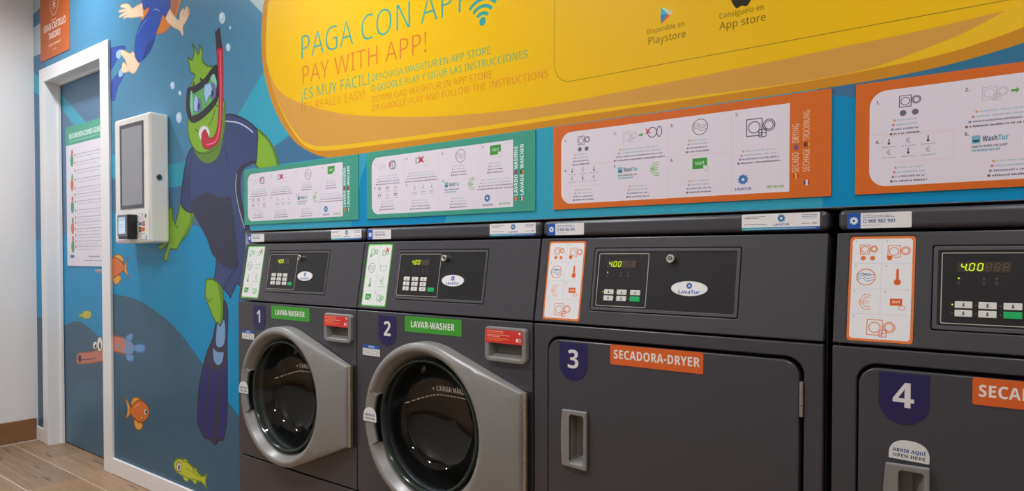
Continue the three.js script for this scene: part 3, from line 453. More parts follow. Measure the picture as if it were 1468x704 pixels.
// ---------------------------------------------------------------- pictograms
const Q = {
  machine(s, x, y, u, ink, lw, basket) {
    s.rect(null, x - u, y - u * 0.62, x + u * 0.12, y + u * 0.62, 0, ink, lw); s.oval(null, x - u * 0.44, y, u * 0.42, u * 0.42, ink, lw);
    s.oval(null, x + u * 0.62, y + u * 0.06, u * 0.42, u * 0.42, ink, lw); s.oval(null, x + u * 0.62, y + u * 0.06, u * 0.3, u * 0.3, ink, lw);
    if (basket) { s.rect(null, x - u * 0.1, y - u * 0.75, x + u * 0.42, y - u * 0.2, u * 0.08, ink, lw); s.poly(null, [[x - u * 0.1, y - u * 0.45], [x + u * 0.42, y - u * 0.45]], ink, lw, true); s.poly(null, [[x + u * 0.1, y - u * 0.75], [x + u * 0.1, y - u * 0.2]], ink, lw, true); }
  },
  cross(s, x, y, u) { s.poly(null, [[x - u, y - u], [x + u, y + u]], '#cf2032', u * 0.55, true); s.poly(null, [[x - u, y + u], [x + u, y - u]], '#cf2032', u * 0.55, true); },
  hands(s, x, y, u, ink, lw, fine = '#3c4670') {
    s.oval(null, x, y, u, u, ink, lw);
    for (const [a, b] of [[0.35, 0.5], [0.02, 0.2], [-0.3, -0.12]]) s.smooth('', fine, lw * 0.6, 0, [x - u * 1.05, y + a * u - 0.1 * u, x - 0.4 * u, y + b * u, x + 0.1 * u, y + a * u - 0.2 * u, x + 0.85 * u, y + b * u - 0.15 * u]);
  },
  thermo(s, x, y, u, ink) { s.rect(ink, x - u * 0.14, y - u * 0.5, x + u * 0.14, y + u, u * 0.14); s.oval(ink, x, y - u * 0.62, u * 0.38); },
  euro(s, x, y, u, ink, lw) { s.oval(null, x + u * 0.2, y, u * 0.8, u, ink, lw, Math.PI * 0.3, Math.PI * 1.7); s.oval(null, x + u * 0.25, y, u * 0.5, u * 0.66, ink, lw, Math.PI * 0.32, Math.PI * 1.68); for (const d of [-0.14, 0.14]) s.poly(null, [[x - u * 0.75, y + d * u], [x + u * 0.4, y + d * u]], ink, lw, true); },
  start(s, x, y, u, fill) { s.rect(fill, x - u, y - u * 0.68, x + u * 0.95, y + u * 0.68); s.text('start', '#f2f6f0', x - u * 0.66, x + u * 0.6, y - u * 0.18, u * 0.5); s.smooth('#e9e6ec', '#b9bcc0', u * 0.06, 1, [x + u * 0.45, y - u * 0.3, x + u * 0.9, y - u * 0.4, x + u * 1.15, y - u * 0.75, x + u * 0.8, y - u * 1.0, x + u * 0.5, y - u * 0.65]); },
  tub(s, x, y, u, ink, lw) { s.poly(null, [[x - u, y + u * 0.6], [x - u * 0.7, y - u * 0.6], [x + u * 0.7, y - u * 0.6], [x + u, y + u * 0.6]], ink, lw, true); s.smooth('', ink, lw, 0, [x - u * 0.9, y + u * 0.25, x - u * 0.4, y + u * 0.4, x, y + u * 0.2, x + u * 0.4, y + u * 0.4, x + u * 0.9, y + u * 0.25]); },
  flower(s, x, y, u, ink, hole) { for (let i = 0; i < 9; i++) { const a = i * Math.PI * 2 / 9; s.poly(ink, [[x + u * 0.55 * Math.cos(a - 0.3), y + u * 0.55 * Math.sin(a - 0.3)], [x + u * Math.cos(a), y + u * Math.sin(a)], [x + u * 0.9 * Math.cos(a + 0.42), y + u * 0.9 * Math.sin(a + 0.42)], [x + u * 0.5 * Math.cos(a + 0.5), y + u * 0.5 * Math.sin(a + 0.5)]]); } s.oval(ink, x, y, u * 0.66); s.oval(hole, x, y, u * 0.3); },
  lines(s, x, y, w, step, h) { [['#e0a45a', '#b9ccd2'], ['#c87a8a', '#b0c6ce'], ['#7f86b4', '#84859f'], ['#7a4a4c', '#6f6e7a']].forEach(([dot, ink], i) => { const d = i * w * 0.05; s.oval(dot, x - w / 2 - d, y - i * step + h / 2, h * 0.75); s.dashes(ink, x - w / 2 + h * 1.5 - d, x + w / 2 + d, y - i * step, h * 1.15); }); },
  wash(s, x, y, u) { s.rect('#7fb9c8', x - u * 3.2, y - u, x - u * 1.4, y + u, u * 0.2); s.oval('#1e4a60', x - u * 2.3, y - u * 0.1, u * 0.75, u * 0.6, null, 0, Math.PI, Math.PI * 2); s.text('Wash', '#274a5c', x - u * 1.0, x + u * 2.1, y - u * 0.6, u * 1.3, { bold: true }); s.text('Tur', '#2f9fb5', x + u * 2.15, x + u * 4.2, y - u * 0.6, u * 1.3, { bold: true }); s.text('PAGA TU LAVADO CON LA APP', '#33404c', x - u * 3.2, x + u * 4, y - u * 2.1, u * 0.55, { bold: true }); s.text('PAY WASHING WITH APP', '#3fa0ae', x - u * 3.2, x + u * 2.6, y - u * 3.0, u * 0.55, { bold: true }); },
  flag(s, x, y, kind) {
    const r = 0.0058, c = s.c; c.save(); c.beginPath(); c.arc(s.X(x), s.Y(y), r * s.k, 0, 7); c.clip();
    const v = { es: ['#c8342c', '#f0b52e', '#c8342c'], fr: ['#2f3f8f', '#eeeeee', '#c8342c'], de: ['#2a2626', '#b8302c', '#e0a52e'], gb: ['#c04a55', '#4a5590', '#c04a55'] }[kind];
    v.forEach((f, i) => s.rect(f, x - r + i * r * 2 / 3, y - r, x - r + (i + 1) * r * 2 / 3, y + r)); c.restore();
  },
};
// ---------------------------------------------------------------- instruction boards on the mural
function board(kind, width, x, label) {
  const dry = kind === 'dryer', h = 0.2155, s = new Sheet(0, 0, width, h, 2200, dry ? C.orange : C.green), wx1 = dry ? 0.590 : 0.6015, wy0 = 0.0135, wy1 = 0.197;
  s.rect('#e9e2ec', 0.0245, wy0, wx1, wy1, [0.03, 0, 0, 0.03]);
  const mid = 0.1075, rule = (a) => s.poly(null, a, '#e3c4cc', 0.0007, true), num = (n, px, py) => s.text(n, '#3d3c48', px, null, py, 0.0062, { bold: true });
  if (dry) {
    rule([[0.03, 0.113], [0.467, 0.108]]); rule([[0.320, wy0], [0.320, wy1]]); rule([[0.469, wy0], [0.469, wy1]]);
    num('1.', 0.035, 0.172); Q.machine(s, 0.092, 0.172, 0.017, '#3d3c48', 0.0012); for (const d of [-0.009, 0.011]) s.oval('#6a6a74', 0.090 + d, 0.150, 0.0055); Q.lines(s, 0.085, 0.136, 0.036, 0.0085, 0.003);
    num('2.', 0.178, 0.176); Q.machine(s, 0.222, 0.168, 0.018, '#b9b2ba', 0.0008, true); s.poly('#55a54a', [[0.245, 0.166], [0.252, 0.166], [0.252, 0.163], [0.257, 0.168], [0.252, 0.173], [0.252, 0.170], [0.245, 0.170]]); s.oval(null, 0.280, 0.171, 0.0115, 0.0115, '#3d3c48', 0.0018); s.oval(null, 0.298, 0.171, 0.006, 0.0115, '#3d3c48', 0.0018); Q.cross(s, 0.269, 0.175, 0.005); Q.lines(s, 0.246, 0.136, 0.10, 0.0085, 0.003);
    num('3.', 0.326, 0.178); Q.hands(s, 0.397, 0.170, 0.0175, '#3d3c48', 0.0013, '#3d3c48'); Q.lines(s, 0.392, 0.140, 0.04, 0.0085, 0.003);
    num('4.', 0.035, 0.096); s.rect(null, 0.048, 0.058, 0.162, 0.108, 0.003, '#e3c4cc', 0.0006); for (let i = 0; i < 6; i++) { const a = 0.058 + (i % 3) * 0.032, b = i < 3 ? 0.098 : 0.078; if (i % 2 === 0) Q.thermo(s, a, b, 0.0058, '#3d3c48'); else Q.euro(s, a, b, 0.005, '#8a8a94', 0.0006); s.dashes('#9fb4ba', a - 0.011, a + 0.012, b - 0.011, 0.0022); } Q.lines(s, 0.092, 0.046, 0.045, 0.0085, 0.003);
    num('5.', 0.178, 0.096); Q.wash(s, 0.212, 0.088, 0.0072); Q.euro(s, 0.288, 0.084, 0.0155, '#58b347', 0.0016); Q.lines(s, 0.244, 0.046, 0.045, 0.0085, 0.003);
    num('6.', 0.326, 0.098); Q.start(s, 0.397, 0.088, 0.0175, '#3f9f3f'); Q.lines(s, 0.396, 0.048, 0.045, 0.0085, 0.003);
    num('7.', 0.476, 0.184); Q.machine(s, 0.530, 0.155, 0.029, '#3d3c48', 0.0017, true); Q.lines(s, 0.528, 0.104, 0.068, 0.0085, 0.0032);
    Q.flower(s, 0.494, 0.045, 0.0115, '#2f74b5', '#e9e2ec'); s.text('LAVATUR', '#3a4f8c', 0.476, 0.512, 0.022, 0.006, { bold: true }); s.text('900 902 901', '#69b23e', 0.545, 0.580, 0.023, 0.0055, { bold: true });
    [['SECADO', 0.608, 0.052, 0.042], ['DRYING', 0.608, 0.113, 0.040], ['SECHAGE', 0.629, 0.052, 0.048], ['TROCKNUNG', 0.629, 0.116, 0.062]].forEach(([a, px, py, l]) => s.text(a, '#f7e6da', px, px + l, py, 0.0128, { turn: Math.PI / 2, thin: 0.02 }));
    Q.flag(s, 0.603, 0.045, 'es'); Q.flag(s, 0.603, 0.104, 'gb'); Q.flag(s, 0.624, 0.030, 'fr'); Q.flag(s, 0.624, 0.108, 'de');
  } else {
    for (const px of [0.174, 0.323, 0.478]) s.poly(null, [[px, wy0], [px, wy1]], '#d9d2dc', 0.0008, true);
    rule([[0.03, 0.110], [0.478, 0.102]]);
    num('1.', 0.036, 0.172); Q.machine(s, 0.074, 0.165, 0.016, '#c9c2ca', 0.0008); s.oval(null, 0.121, 0.167, 0.0125, 0.0125, '#3d3c48', 0.0022); s.oval(null, 0.130, 0.167, 0.008, 0.0125, '#3d3c48', 0.0016); Q.cross(s, 0.112, 0.170, 0.0055); Q.lines(s, 0.102, 0.133, 0.085, 0.0085, 0.003);
    num('2.', 0.183, 0.178); Q.machine(s, 0.240, 0.172, 0.014, '#4a4954', 0.0012); Q.cross(s, 0.250, 0.173, 0.008); s.rect(null, 0.262, 0.152, 0.277, 0.170, 0.002, '#bdb8c0', 0.0009); Q.lines(s, 0.250, 0.133, 0.105, 0.0085, 0.003);
    num('3.', 0.335, 0.180); Q.hands(s, 0.410, 0.170, 0.0185, '#3d3c48', 0.0013, '#3d3c48'); Q.lines(s, 0.404, 0.140, 0.045, 0.0085, 0.003);
    num('7.', 0.490, 0.184); Q.start(s, 0.540, 0.175, 0.0195, '#3a9a3a'); Q.lines(s, 0.540, 0.137, 0.042, 0.0085, 0.0033); Q.lines(s, 0.540, 0.092, 0.098, 0.0085, 0.003);
    num('4.', 0.036, 0.096); for (let i = 0; i < 6; i++) { const a = 0.062 + (i % 3) * 0.037, b = i < 3 ? 0.096 : 0.074; Q.tub(s, a, b, 0.0065, '#4a4954', i === 2 || i === 4 ? 0.0006 : 0.0016); s.dashes('#a9b8bc', a - 0.012, a + 0.013, b - 0.012, 0.0022); } Q.lines(s, 0.098, 0.052, 0.05, 0.0085, 0.003);
    num('5.', 0.183, 0.096); for (let i = 0; i < 3; i++) { const a = 0.222 + i * 0.036; Q.thermo(s, a, 0.091, 0.006, '#8a8a94'); s.dashes('#7fa8a8', a - 0.012, a + 0.012, 0.074, 0.0026); s.dashes('#9fb4ba', a - 0.010, a + 0.010, 0.068, 0.0022); } Q.lines(s, 0.246, 0.048, 0.065, 0.0085, 0.003);
    num('6.', 0.338, 0.098); Q.wash(s, 0.372, 0.089, 0.0078); Q.euro(s, 0.452, 0.086, 0.0175, '#58b347', 0.0017); Q.lines(s, 0.402, 0.046, 0.05, 0.0085, 0.003);
    Q.flower(s, 0.510, 0.042, 0.0115, '#2f74b5', '#e9e2ec'); s.text('LAVATUR', '#3a4f8c', 0.491, 0.529, 0.020, 0.006, { bold: true }); s.text('900 902 901', '#69b23e', 0.551, 0.592, 0.0215, 0.0052, { bold: true });
    [['LAVADO', 0.6165, 0.043, 0.058], ['WASHING', 0.6165, 0.116, 0.062], ['LAVAGE', 0.6365, 0.043, 0.058], ['WASCHEN', 0.6365, 0.116, 0.066]].forEach(([a, px, py, l]) => s.text(a, '#eef6f2', px, px + l, py, 0.0118, { turn: Math.PI / 2, bold: true }));
    Q.flag(s, 0.611, 0.035, 'es'); Q.flag(s, 0.611, 0.107, 'gb'); Q.flag(s, 0.631, 0.035, 'fr'); Q.flag(s, 0.631, 0.107, 'de');
  }
  tag(part('instruction_board', plate(0, 0, width, h, 0, 0.0025, 0.0040), printed(s, 0.4), scene, [x, 1.2205, 0]), label, 'board', 'instruction boards above the machines');
}
board('washer', 0.6815, -2.433, 'green washing instruction board above the washer numbered one');
board('washer', 0.6755, -1.709, 'green washing instruction board above the washer numbered two');
board('dryer', 0.670, -0.976, 'orange drying instruction board above the dryer numbered three');
board('dryer', 0.670, -0.262, 'orange drying instruction board above the dryer numbered four');

// ---------------------------------------------------------------- payment kiosk
{
  const k = thing('payment_kiosk', 'white wall-mounted payment terminal box with tall grey screen and card reader', 'payment kiosk', [-3.214, 1.157, 0.0015]);
  const W = 0.35, H = 0.575, D = 0.0865;
  part('housing', rboxAt(-W / 2, W / 2, 0, H, 0, D, 0.013, 4), M.kiosk, k);
  const bz = part('screen_bezel', slab((() => { const s = rshape(-0.113, 0.157, 0.121, 0.543, 0.003); s.holes.push(rhole(-0.099, 0.173, 0.107, 0.527, 0.001)); return s; })(), 0.006, D + 0.002), plain('#4a4a50', 0.35), k);
  part('screen', boxAt(-0.099, 0.107, 0.173, 0.527, D + 0.0001, D + 0.0008), plain('#7d7e85', 0.12, 0, { clearcoat: 1, clearcoatRoughness: 0.02 }), k);
  const s = new Sheet(-0.17, 0.012, 0.17, 0.148, 1500, '#edebe6');
  for (const [x, y, r, f] of [[-0.135, 0.128, 0.008, '#3f5f9a'], [-0.10, 0.133, 0.003, '#5fa5b8'], [-0.075, 0.13, 0.004, '#9fc3cf'], [-0.14, 0.102, 0.004, '#4a7fae'], [0.105, 0.127, 0.005, '#4c8f9a'], [0.135, 0.12, 0.009, '#33558f'], [0.075, 0.132, 0.004, '#67a4ad'], [0.085, 0.11, 0.003, '#d0826a'], [0.115, 0.105, 0.003, '#5e8f5f'], [0.062, 0.118, 0.005, '#44a0a5'], [0.098, 0.118, 0.003, '#33558f'], [0.06, 0.095, 0.005, '#3b4f93'], [-0.135, 0.055, 0.006, '#33558f'], [0.055, 0.045, 0.004, '#3f5f9a'], [0.075, 0.032, 0.004, '#4c8f9a'], [0.09, 0.028, 0.003, '#33558f'], [0.14, 0.025, 0.010, '#7fb0d8']]) s.oval(f, x, y, r * 0.75, r);
  s.rect('#4a9bb0', 0.068, 0.078, 0.098, 0.092); s.text('VISA', '#2f4f9a', 0.07, 0.097, 0.080, 0.009, { bold: true }); s.rect('#b23a4a', 0.102, 0.076, 0.128, 0.096, 0.002); s.text('JCB', '#e8e4e4', 0.105, 0.126, 0.083, 0.008, { bold: true });
  s.rect('#3a3834', 0.068, 0.05, 0.094, 0.072, 0.002); s.oval('#e0a043', 0.081, 0.061, 0.006); s.oval('#d9482c', 0.108, 0.061, 0.009); s.oval('#e8953a', 0.12, 0.061, 0.009); s.dashes('#6d7276', 0.075, 0.125, 0.040, 0.004);
  s.dashes('#7d8f9f', 0.08, 0.15, 0.013, 0.004); s.dashes('#7d8f9f', -0.15, -0.12, 0.073, 0.004); s.rect('#fbfbfa', -0.13, 0.014, -0.05, 0.03, 0.002, '#3d5a8a', 0.002);
  part('card_panel', plate(-0.166, 0.012, 0.17, 0.148, 0.004, 0.0008, D + 0.0008), printed(s, 0.35), k);
  // card reader: a block proud of the front, its display on the front face
  const r = part('card_reader', rboxAt(-0.043, 0.057, 0.018, 0.128, D, D + 0.042, 0.005, 3), M.black, k);
  part('reader_frame', rboxAt(-0.043, 0.052, 0.030, 0.126, D + 0.040, D + 0.0445, 0.003), plain('#6f7074', 0.35), r);
  const t = new Sheet(0, 0, 0.066, 0.074, 2500, '#b9d3e4'); t.rect('#9fbdd2', 0, 0.058, 0.066, 0.074); t.dashes('#7395b0', 0.010, 0.054, 0.04, 0.003); t.dashes('#7395b0', 0.012, 0.05, 0.03, 0.003);
  part('reader_display', plate(0, 0, 0.066, 0.074, 0.001, 0.001, 0), printed(t, 0.15, { emissive: '#ffffff', emissiveMap: t.texture, emissiveIntensity: 0.25 }), r, [-0.030, 0.042, D + 0.0455]);
  part('side_lock', join(new THREE.CylinderGeometry(0.0115, 0.0115, 0.006, 28).rotateZ(Math.PI / 2), new THREE.TorusGeometry(0.0095, 0.0025, 10, 28).rotateY(Math.PI / 2).translate(0.003, 0, 0)), plain('#5d7882', 0.3, 0.8), k, [W / 2 + 0.002, 0.291, 0.047]);
  part('keyhole', boxAt(-0.001, 0.0012, -0.004, 0.004, -0.0012, 0.0012), M.dark, k, [W / 2 + 0.005, 0.291, 0.047]);
}

// ---------------------------------------------------------------- prints shared by the machines
const GEAR = '#1f58a8';
const print = {
  phone: (() => { const s = new Sheet(0, 0, 0.11, 0.03, 3000, '#eceae8'); s.rect('#2157b0', 0, 0, 0.024, 0.03); Q.flower(s, 0.012, 0.015, 0.008, '#f0f2f6', '#2157b0'); s.dashes('#5a6f9c', 0.028, 0.078, 0.0235, 0.0016); s.dashes('#5a6f9c', 0.028, 0.082, 0.0205, 0.0016); s.text('900 902 901', '#33508e', 0.037, 0.084, 0.0105, 0.0068, { bold: true }); s.rect(null, 0.029, 0.0105, 0.034, 0.017, 0.001, '#33508e', 0.0009); s.dashes('#8fa0bd', 0.028, 0.06, 0.005, 0.0014); return printed(s, 0.35); })(),
  brand: (() => { const s = new Sheet(0, 0, 0.157, 0.034, 2600, '#efedec'); for (let i = 0; i < 60; i++) { const a = i / 59; s.rect(`rgb(${Math.round(70 - 30 * a)},${Math.round(180 - 90 * a)},${Math.round(185 - 10 * a)})`, 0.157 * i / 60, 0, 0.157 * (i + 1.1) / 60, 0.0058); } s.dashes('#d9e6ee', 0.01, 0.15, 0.0022, 0.0015); Q.flower(s, 0.082, 0.024, 0.0085, '#2f7fae', '#efedec'); s.text('LAVATUR', '#3f5aa0', 0.066, 0.098, 0.0085, 0.0045, { bold: true }); s.dashes('#6a7488', 0.006, 0.05, 0.028, 0.0016); s.dashes('#3f4a60', 0.006, 0.036, 0.0245, 0.0018); s.dashes('#3b3f4a', 0.006, 0.052, 0.0115, 0.0018); for (const y of [0.029, 0.0255, 0.022]) s.dashes('#4f5f8c', 0.122, 0.152, y, 0.0014); s.dashes('#6a7488', 0.122, 0.138, 0.0115, 0.0016); s.dashes('#8c3b3f', 0.142, 0.151, 0.0112, 0.0024); return printed(s, 0.35); })(),
  stickerWash: (() => {
    const s = new Sheet(0, 0, 0.116, 0.2015, 2400, '#57b947'), g = '#58a84a'; s.rect('#e6e8e6', 0.004, 0.004, 0.112, 0.1975, 0.006);
    for (const y of [0.051, 0.1, 0.149]) s.poly(null, [[0.004, y], [0.112, y]], '#cdd3cd', 0.0006, true); s.poly(null, [[0.058, 0.004], [0.058, 0.1975]], '#cdd3cd', 0.0006, true);
    Q.machine(s, 0.034, 0.175, 0.016, g, 0.0014); s.rect(g, 0.016, 0.158, 0.023, 0.168); Q.machine(s, 0.086, 0.172, 0.014, g, 0.0012); Q.cross(s, 0.094, 0.182, 0.006);
    Q.hands(s, 0.030, 0.124, 0.0155, '#3d4a40', 0.0012, '#3d4a40'); Q.tub(s, 0.084, 0.124, 0.015, g, 0.0014); Q.thermo(s, 0.030, 0.076, 0.014, '#3f9a3a'); Q.euro(s, 0.086, 0.082, 0.012, g, 0.001); s.dashes(g, 0.07, 0.102, 0.063, 0.002);
    Q.start(s, 0.030, 0.030, 0.014, '#3f9a3a'); Q.machine(s, 0.086, 0.028, 0.015, g, 0.0013, true); for (let i = 0; i < 8; i++) s.rect('#9aa29a', 0.007 + (i % 2) * 0.054, 0.19 - Math.floor(i / 2) * 0.049, 0.0095 + (i % 2) * 0.054, 0.1935 - Math.floor(i / 2) * 0.049); return printed(s, 0.35);
  })(),
  stickerDry: (() => {
    const s = new Sheet(0, 0, 0.111, 0.2025, 2600, '#e07a3c'), o = '#e0733a', f = '#dd5f20'; s.rect('#e9e9ea', 0.0045, 0.0045, 0.1065, 0.198, 0.006);
    for (const y of [0.052, 0.1, 0.15]) s.poly(null, [[0.0045, y], [0.1065, y]], '#cfcfd0', 0.0007, true); s.poly(null, [[0.056, 0.052], [0.056, 0.198]], '#cfcfd0', 0.0007, true);
    Q.machine(s, 0.033, 0.177, 0.0145, o, 0.0013); s.oval(o, 0.024, 0.160, 0.0045); s.oval(o, 0.040, 0.160, 0.0045); Q.machine(s, 0.084, 0.173, 0.018, o, 0.0013); s.poly(f, [[0.064, 0.165], [0.074, 0.165], [0.072, 0.156], [0.066, 0.156]]);
    Q.hands(s, 0.030, 0.123, 0.0155, f, 0.0014, '#3c4c80'); s.text('CERRAR', '#3c4c80', 0.022, 0.039, 0.127, 0.0028, { bold: true }); Q.thermo(s, 0.083, 0.124, 0.0155, f); Q.euro(s, 0.030, 0.075, 0.0145, '#e58a5c', 0.0012); s.rect(f, 0.072, 0.070, 0.092, 0.083); s.text('start', '#f4ded0', 0.0755, 0.089, 0.0745, 0.0052, { bold: true }); s.oval(null, 0.092, 0.066, 0.005, 0.004, o, 0.001);
    Q.machine(s, 0.058, 0.027, 0.023, o, 0.0014, true); [[0.0095, 0.191], [0.062, 0.191], [0.0095, 0.143], [0.062, 0.143], [0.0095, 0.093], [0.062, 0.093], [0.0095, 0.045]].forEach(([x, y], i) => s.text(String(i + 1), '#7f8489', x, null, y, 0.0042)); return printed(s, 0.35);
  })(),
  notice: (() => { const s = new Sheet(0, 0, 0.081, 0.034, 2400, '#e4e2dc'); s.rect('#2a55a8', 0, 0.022, 0.081, 0.034); s.text('NOTICE', '#e8ecf4', 0.027, 0.056, 0.0252, 0.006, { bold: true }); for (const y of [0.017, 0.0125, 0.008, 0.0035]) s.dashes('#76777a', 0.004, 0.077, y, 0.0018); return printed(s, 0.5); })(),
  red: (() => { const s = new Sheet(0, 0, 0.125, 0.0355, 2400, '#d8342c'); s.dashes('#f2d8c0', 0.006, 0.062, 0.030, 0.0024); s.dashes('#eeb04a', 0.006, 0.066, 0.0255, 0.0022); s.dashes('#f2d8c0', 0.006, 0.084, 0.0205, 0.002); s.dashes('#f2d8c0', 0.006, 0.05, 0.0165, 0.002); s.dashes('#eeb04a', 0.006, 0.08, 0.011, 0.002); s.dashes('#eeb04a', 0.006, 0.062, 0.0065, 0.002); s.oval('#f0e4dc', 0.116, 0.0295, 0.0032); s.oval('#f0e4dc', 0.108, 0.011, 0.004, 0.005); s.oval(null, 0.117, 0.011, 0.003, 0.005, '#f0e4dc', 0.0012); return printed(s, 0.4); })(),
  oval: (() => { const s = new Sheet(-0.043, -0.017, 0.043, 0.017, 3000, '#eceaea'); s.oval(null, 0, 0, 0.0425, 0.0166, '#b9b9be', 0.001); Q.flower(s, 0, 0.0062, 0.0075, GEAR, '#eceaea'); s.text('LavaTur', GEAR, -0.0255, 0.0255, -0.0115, 0.0082, { bold: true }); return printed(s, 0.25, { clearcoat: 0.6 }); })(),
  open: (() => { const s = new Sheet(-0.033, 0, 0.033, 0.036, 3000, '#dcdbd8'); s.text('ABRIR AQUÍ', '#27407f', -0.027, 0.027, 0.0135, 0.0062, { bold: true }); s.text('OPEN HERE', '#3f4148', -0.027, 0.027, 0.0045, 0.0058, { bold: true }); return printed(s, 0.4); })(),
  badge: (n) => { const s = new Sheet(-0.0405, -0.0465, 0.0405, 0.0465, 1600, '#231e54'); s.text(n, '#e2e0dc', 0, null, -0.016, 0.046, { bold: true, align: 'center' }); return printed(s, 0.35); },
  name: (str, fill) => { const s = new Sheet(0, 0, 0.229, 0.0475, 1800, fill); s.text(str, '#eeeae4', 0.012 + (str[0] === 'L' ? 0.012 : -0.004), 0.229 - (str[0] === 'L' ? 0.027 : 0.008), 0.0145, str[0] === 'L' ? 0.0195 : 0.0205, { bold: true }); return printed(s, 0.4); },
  keyFace: (() => { const s = new Sheet(0, 0, 0.026, 0.0125, 3000, '#dbdad4'); s.rect('#4a4a4c', 0.0118, 0.0035, 0.0142, 0.0095); s.rect('#4a4a4c', 0.0105, 0.003, 0.0155, 0.0042); return printed(s, 0.4); })(),
  line: (() => {
    const s = new Sheet(-0.17, 0.01, 0.17, 0.13, 1800); const w = '#e6e6e0';
    for (let i = 0; i < 22; i++) { const f = (u) => [-0.155 + 0.29 * u, 0.068 - 0.14 * Math.max(0, 0.34 - u) ** 1.4]; s.poly(null, [f(i / 22), f((i + 0.5) / 22)], w, 0.0034, true); }
    s.text('CARGA MÁXIMA', w, -0.062, 0.075, 0.080, 0.016, { bold: true }); for (const x of [-0.072, 0.085]) s.poly(w, [[x - 0.004, 0.090], [x + 0.004, 0.090], [x, 0.080]]);
    return new THREE.MeshPhysicalMaterial({ map: s.texture, alphaMap: null, transparent: true, roughness: 0.6 });
  })(),
};

// ---------------------------------------------------------------- machines
const WIDTH = 0.6985, TILT = Math.atan2(0.037, 0.22), SEAM = 0.928;
// a place on the tilted panel: x from the machine's left edge, v up the slope, lift off the surface
const onSlope = (x, v, lift = 0) => [x, SEAM + v * Math.cos(TILT) + lift * Math.sin(TILT), -v * Math.sin(TILT) + lift * Math.cos(TILT)];
const slopePart = (name, g, m, parent, x, v, lift) => part(name, g, m, parent, onSlope(x, v, lift), -TILT);
const SEG = { a: [0, 1, 1], b: [1, 0.5, 0], c: [1, -0.5, 0], d: [0, -1, 1], e: [-1, -0.5, 0], f: [-1, 0.5, 0], g: [0, 0, 1] };
function digitGeometry(segments, dot) {   // 7-segment figure, slanted
  const w = 0.0034, h = 0.0062, t = 0.0017, list = [...segments].map((k) => { const [x, y, flat] = SEG[k]; return flat ? boxAt(-w + t * 0.4, w - t * 0.4, y * h - t / 2, y * h + t / 2, 0, 0.0005) : boxAt(x * w - t / 2, x * w + t / 2, y * h - h / 2 + t * 0.35, y * h + h / 2 - t * 0.35, 0, 0.0005); });
  if (dot) list.push(boxAt(w + 0.0012, w + 0.0030, -h - t / 2, -h + t / 2, 0, 0.0005));
  return join(...list).applyMatrix4(new THREE.Matrix4().makeShear(0, 0, 0.14, 0, 0, 0));
}
const DIGITS = { 4: digitGeometry('fgbc', true), 0: digitGeometry('abcdef'), 8: digitGeometry('abcdefg') };
const glow = plain('#1c2a04', 0.5, 0, { emissive: '#d2f40c', emissiveIntensity: 0.8 }), unlit = plain('#5d4c42', 0.5), led = plain('#1c2a04', 0.5, 0, { emissive: '#9ee010', emissiveIntensity: 0.8 }), ledOff = plain('#5f5d58', 0.5);
const ovalGeometry = (() => { const s = new THREE.Shape(); s.absellipse(0, 0, 0.043, 0.017, 0, Math.PI * 2); return fitUV(slab(s, 0.002, 0.002, 0, 32), -0.043, -0.017, 0.043, 0.017); })();
const shieldGeometry = (() => { const s = new THREE.Shape(); s.moveTo(-0.0405, 0.0465); s.lineTo(-0.0405, -0.008); s.absellipse(0, -0.008, 0.0405, 0.0385, Math.PI, Math.PI * 2); s.lineTo(0.0405, 0.0465); return fitUV(slab(s, 0.0006, 0.0008, 0, 20), -0.0405, -0.0465, 0.0405, 0.0465); })();
const archGeometry = (() => { const s = new THREE.Shape(); s.moveTo(-0.033, 0.002); s.lineTo(-0.033, 0.012); s.bezierCurveTo(-0.031, 0.030, -0.018, 0.036, 0, 0.036); s.bezierCurveTo(0.018, 0.036, 0.031, 0.030, 0.033, 0.012); s.lineTo(0.033, 0.002); s.bezierCurveTo(0.033, 0, 0.032, 0, 0.030, 0); s.lineTo(-0.030, 0); s.bezierCurveTo(-0.032, 0, -0.033, 0, -0.033, 0.002); return fitUV(slab(s, 0.0008, 0.001, 0, 16), -0.033, 0, 0.033, 0.036); })();
const nameGeometry = plate(0, 0, 0.229, 0.0475, 0.004, 0.0006, 0.0008);

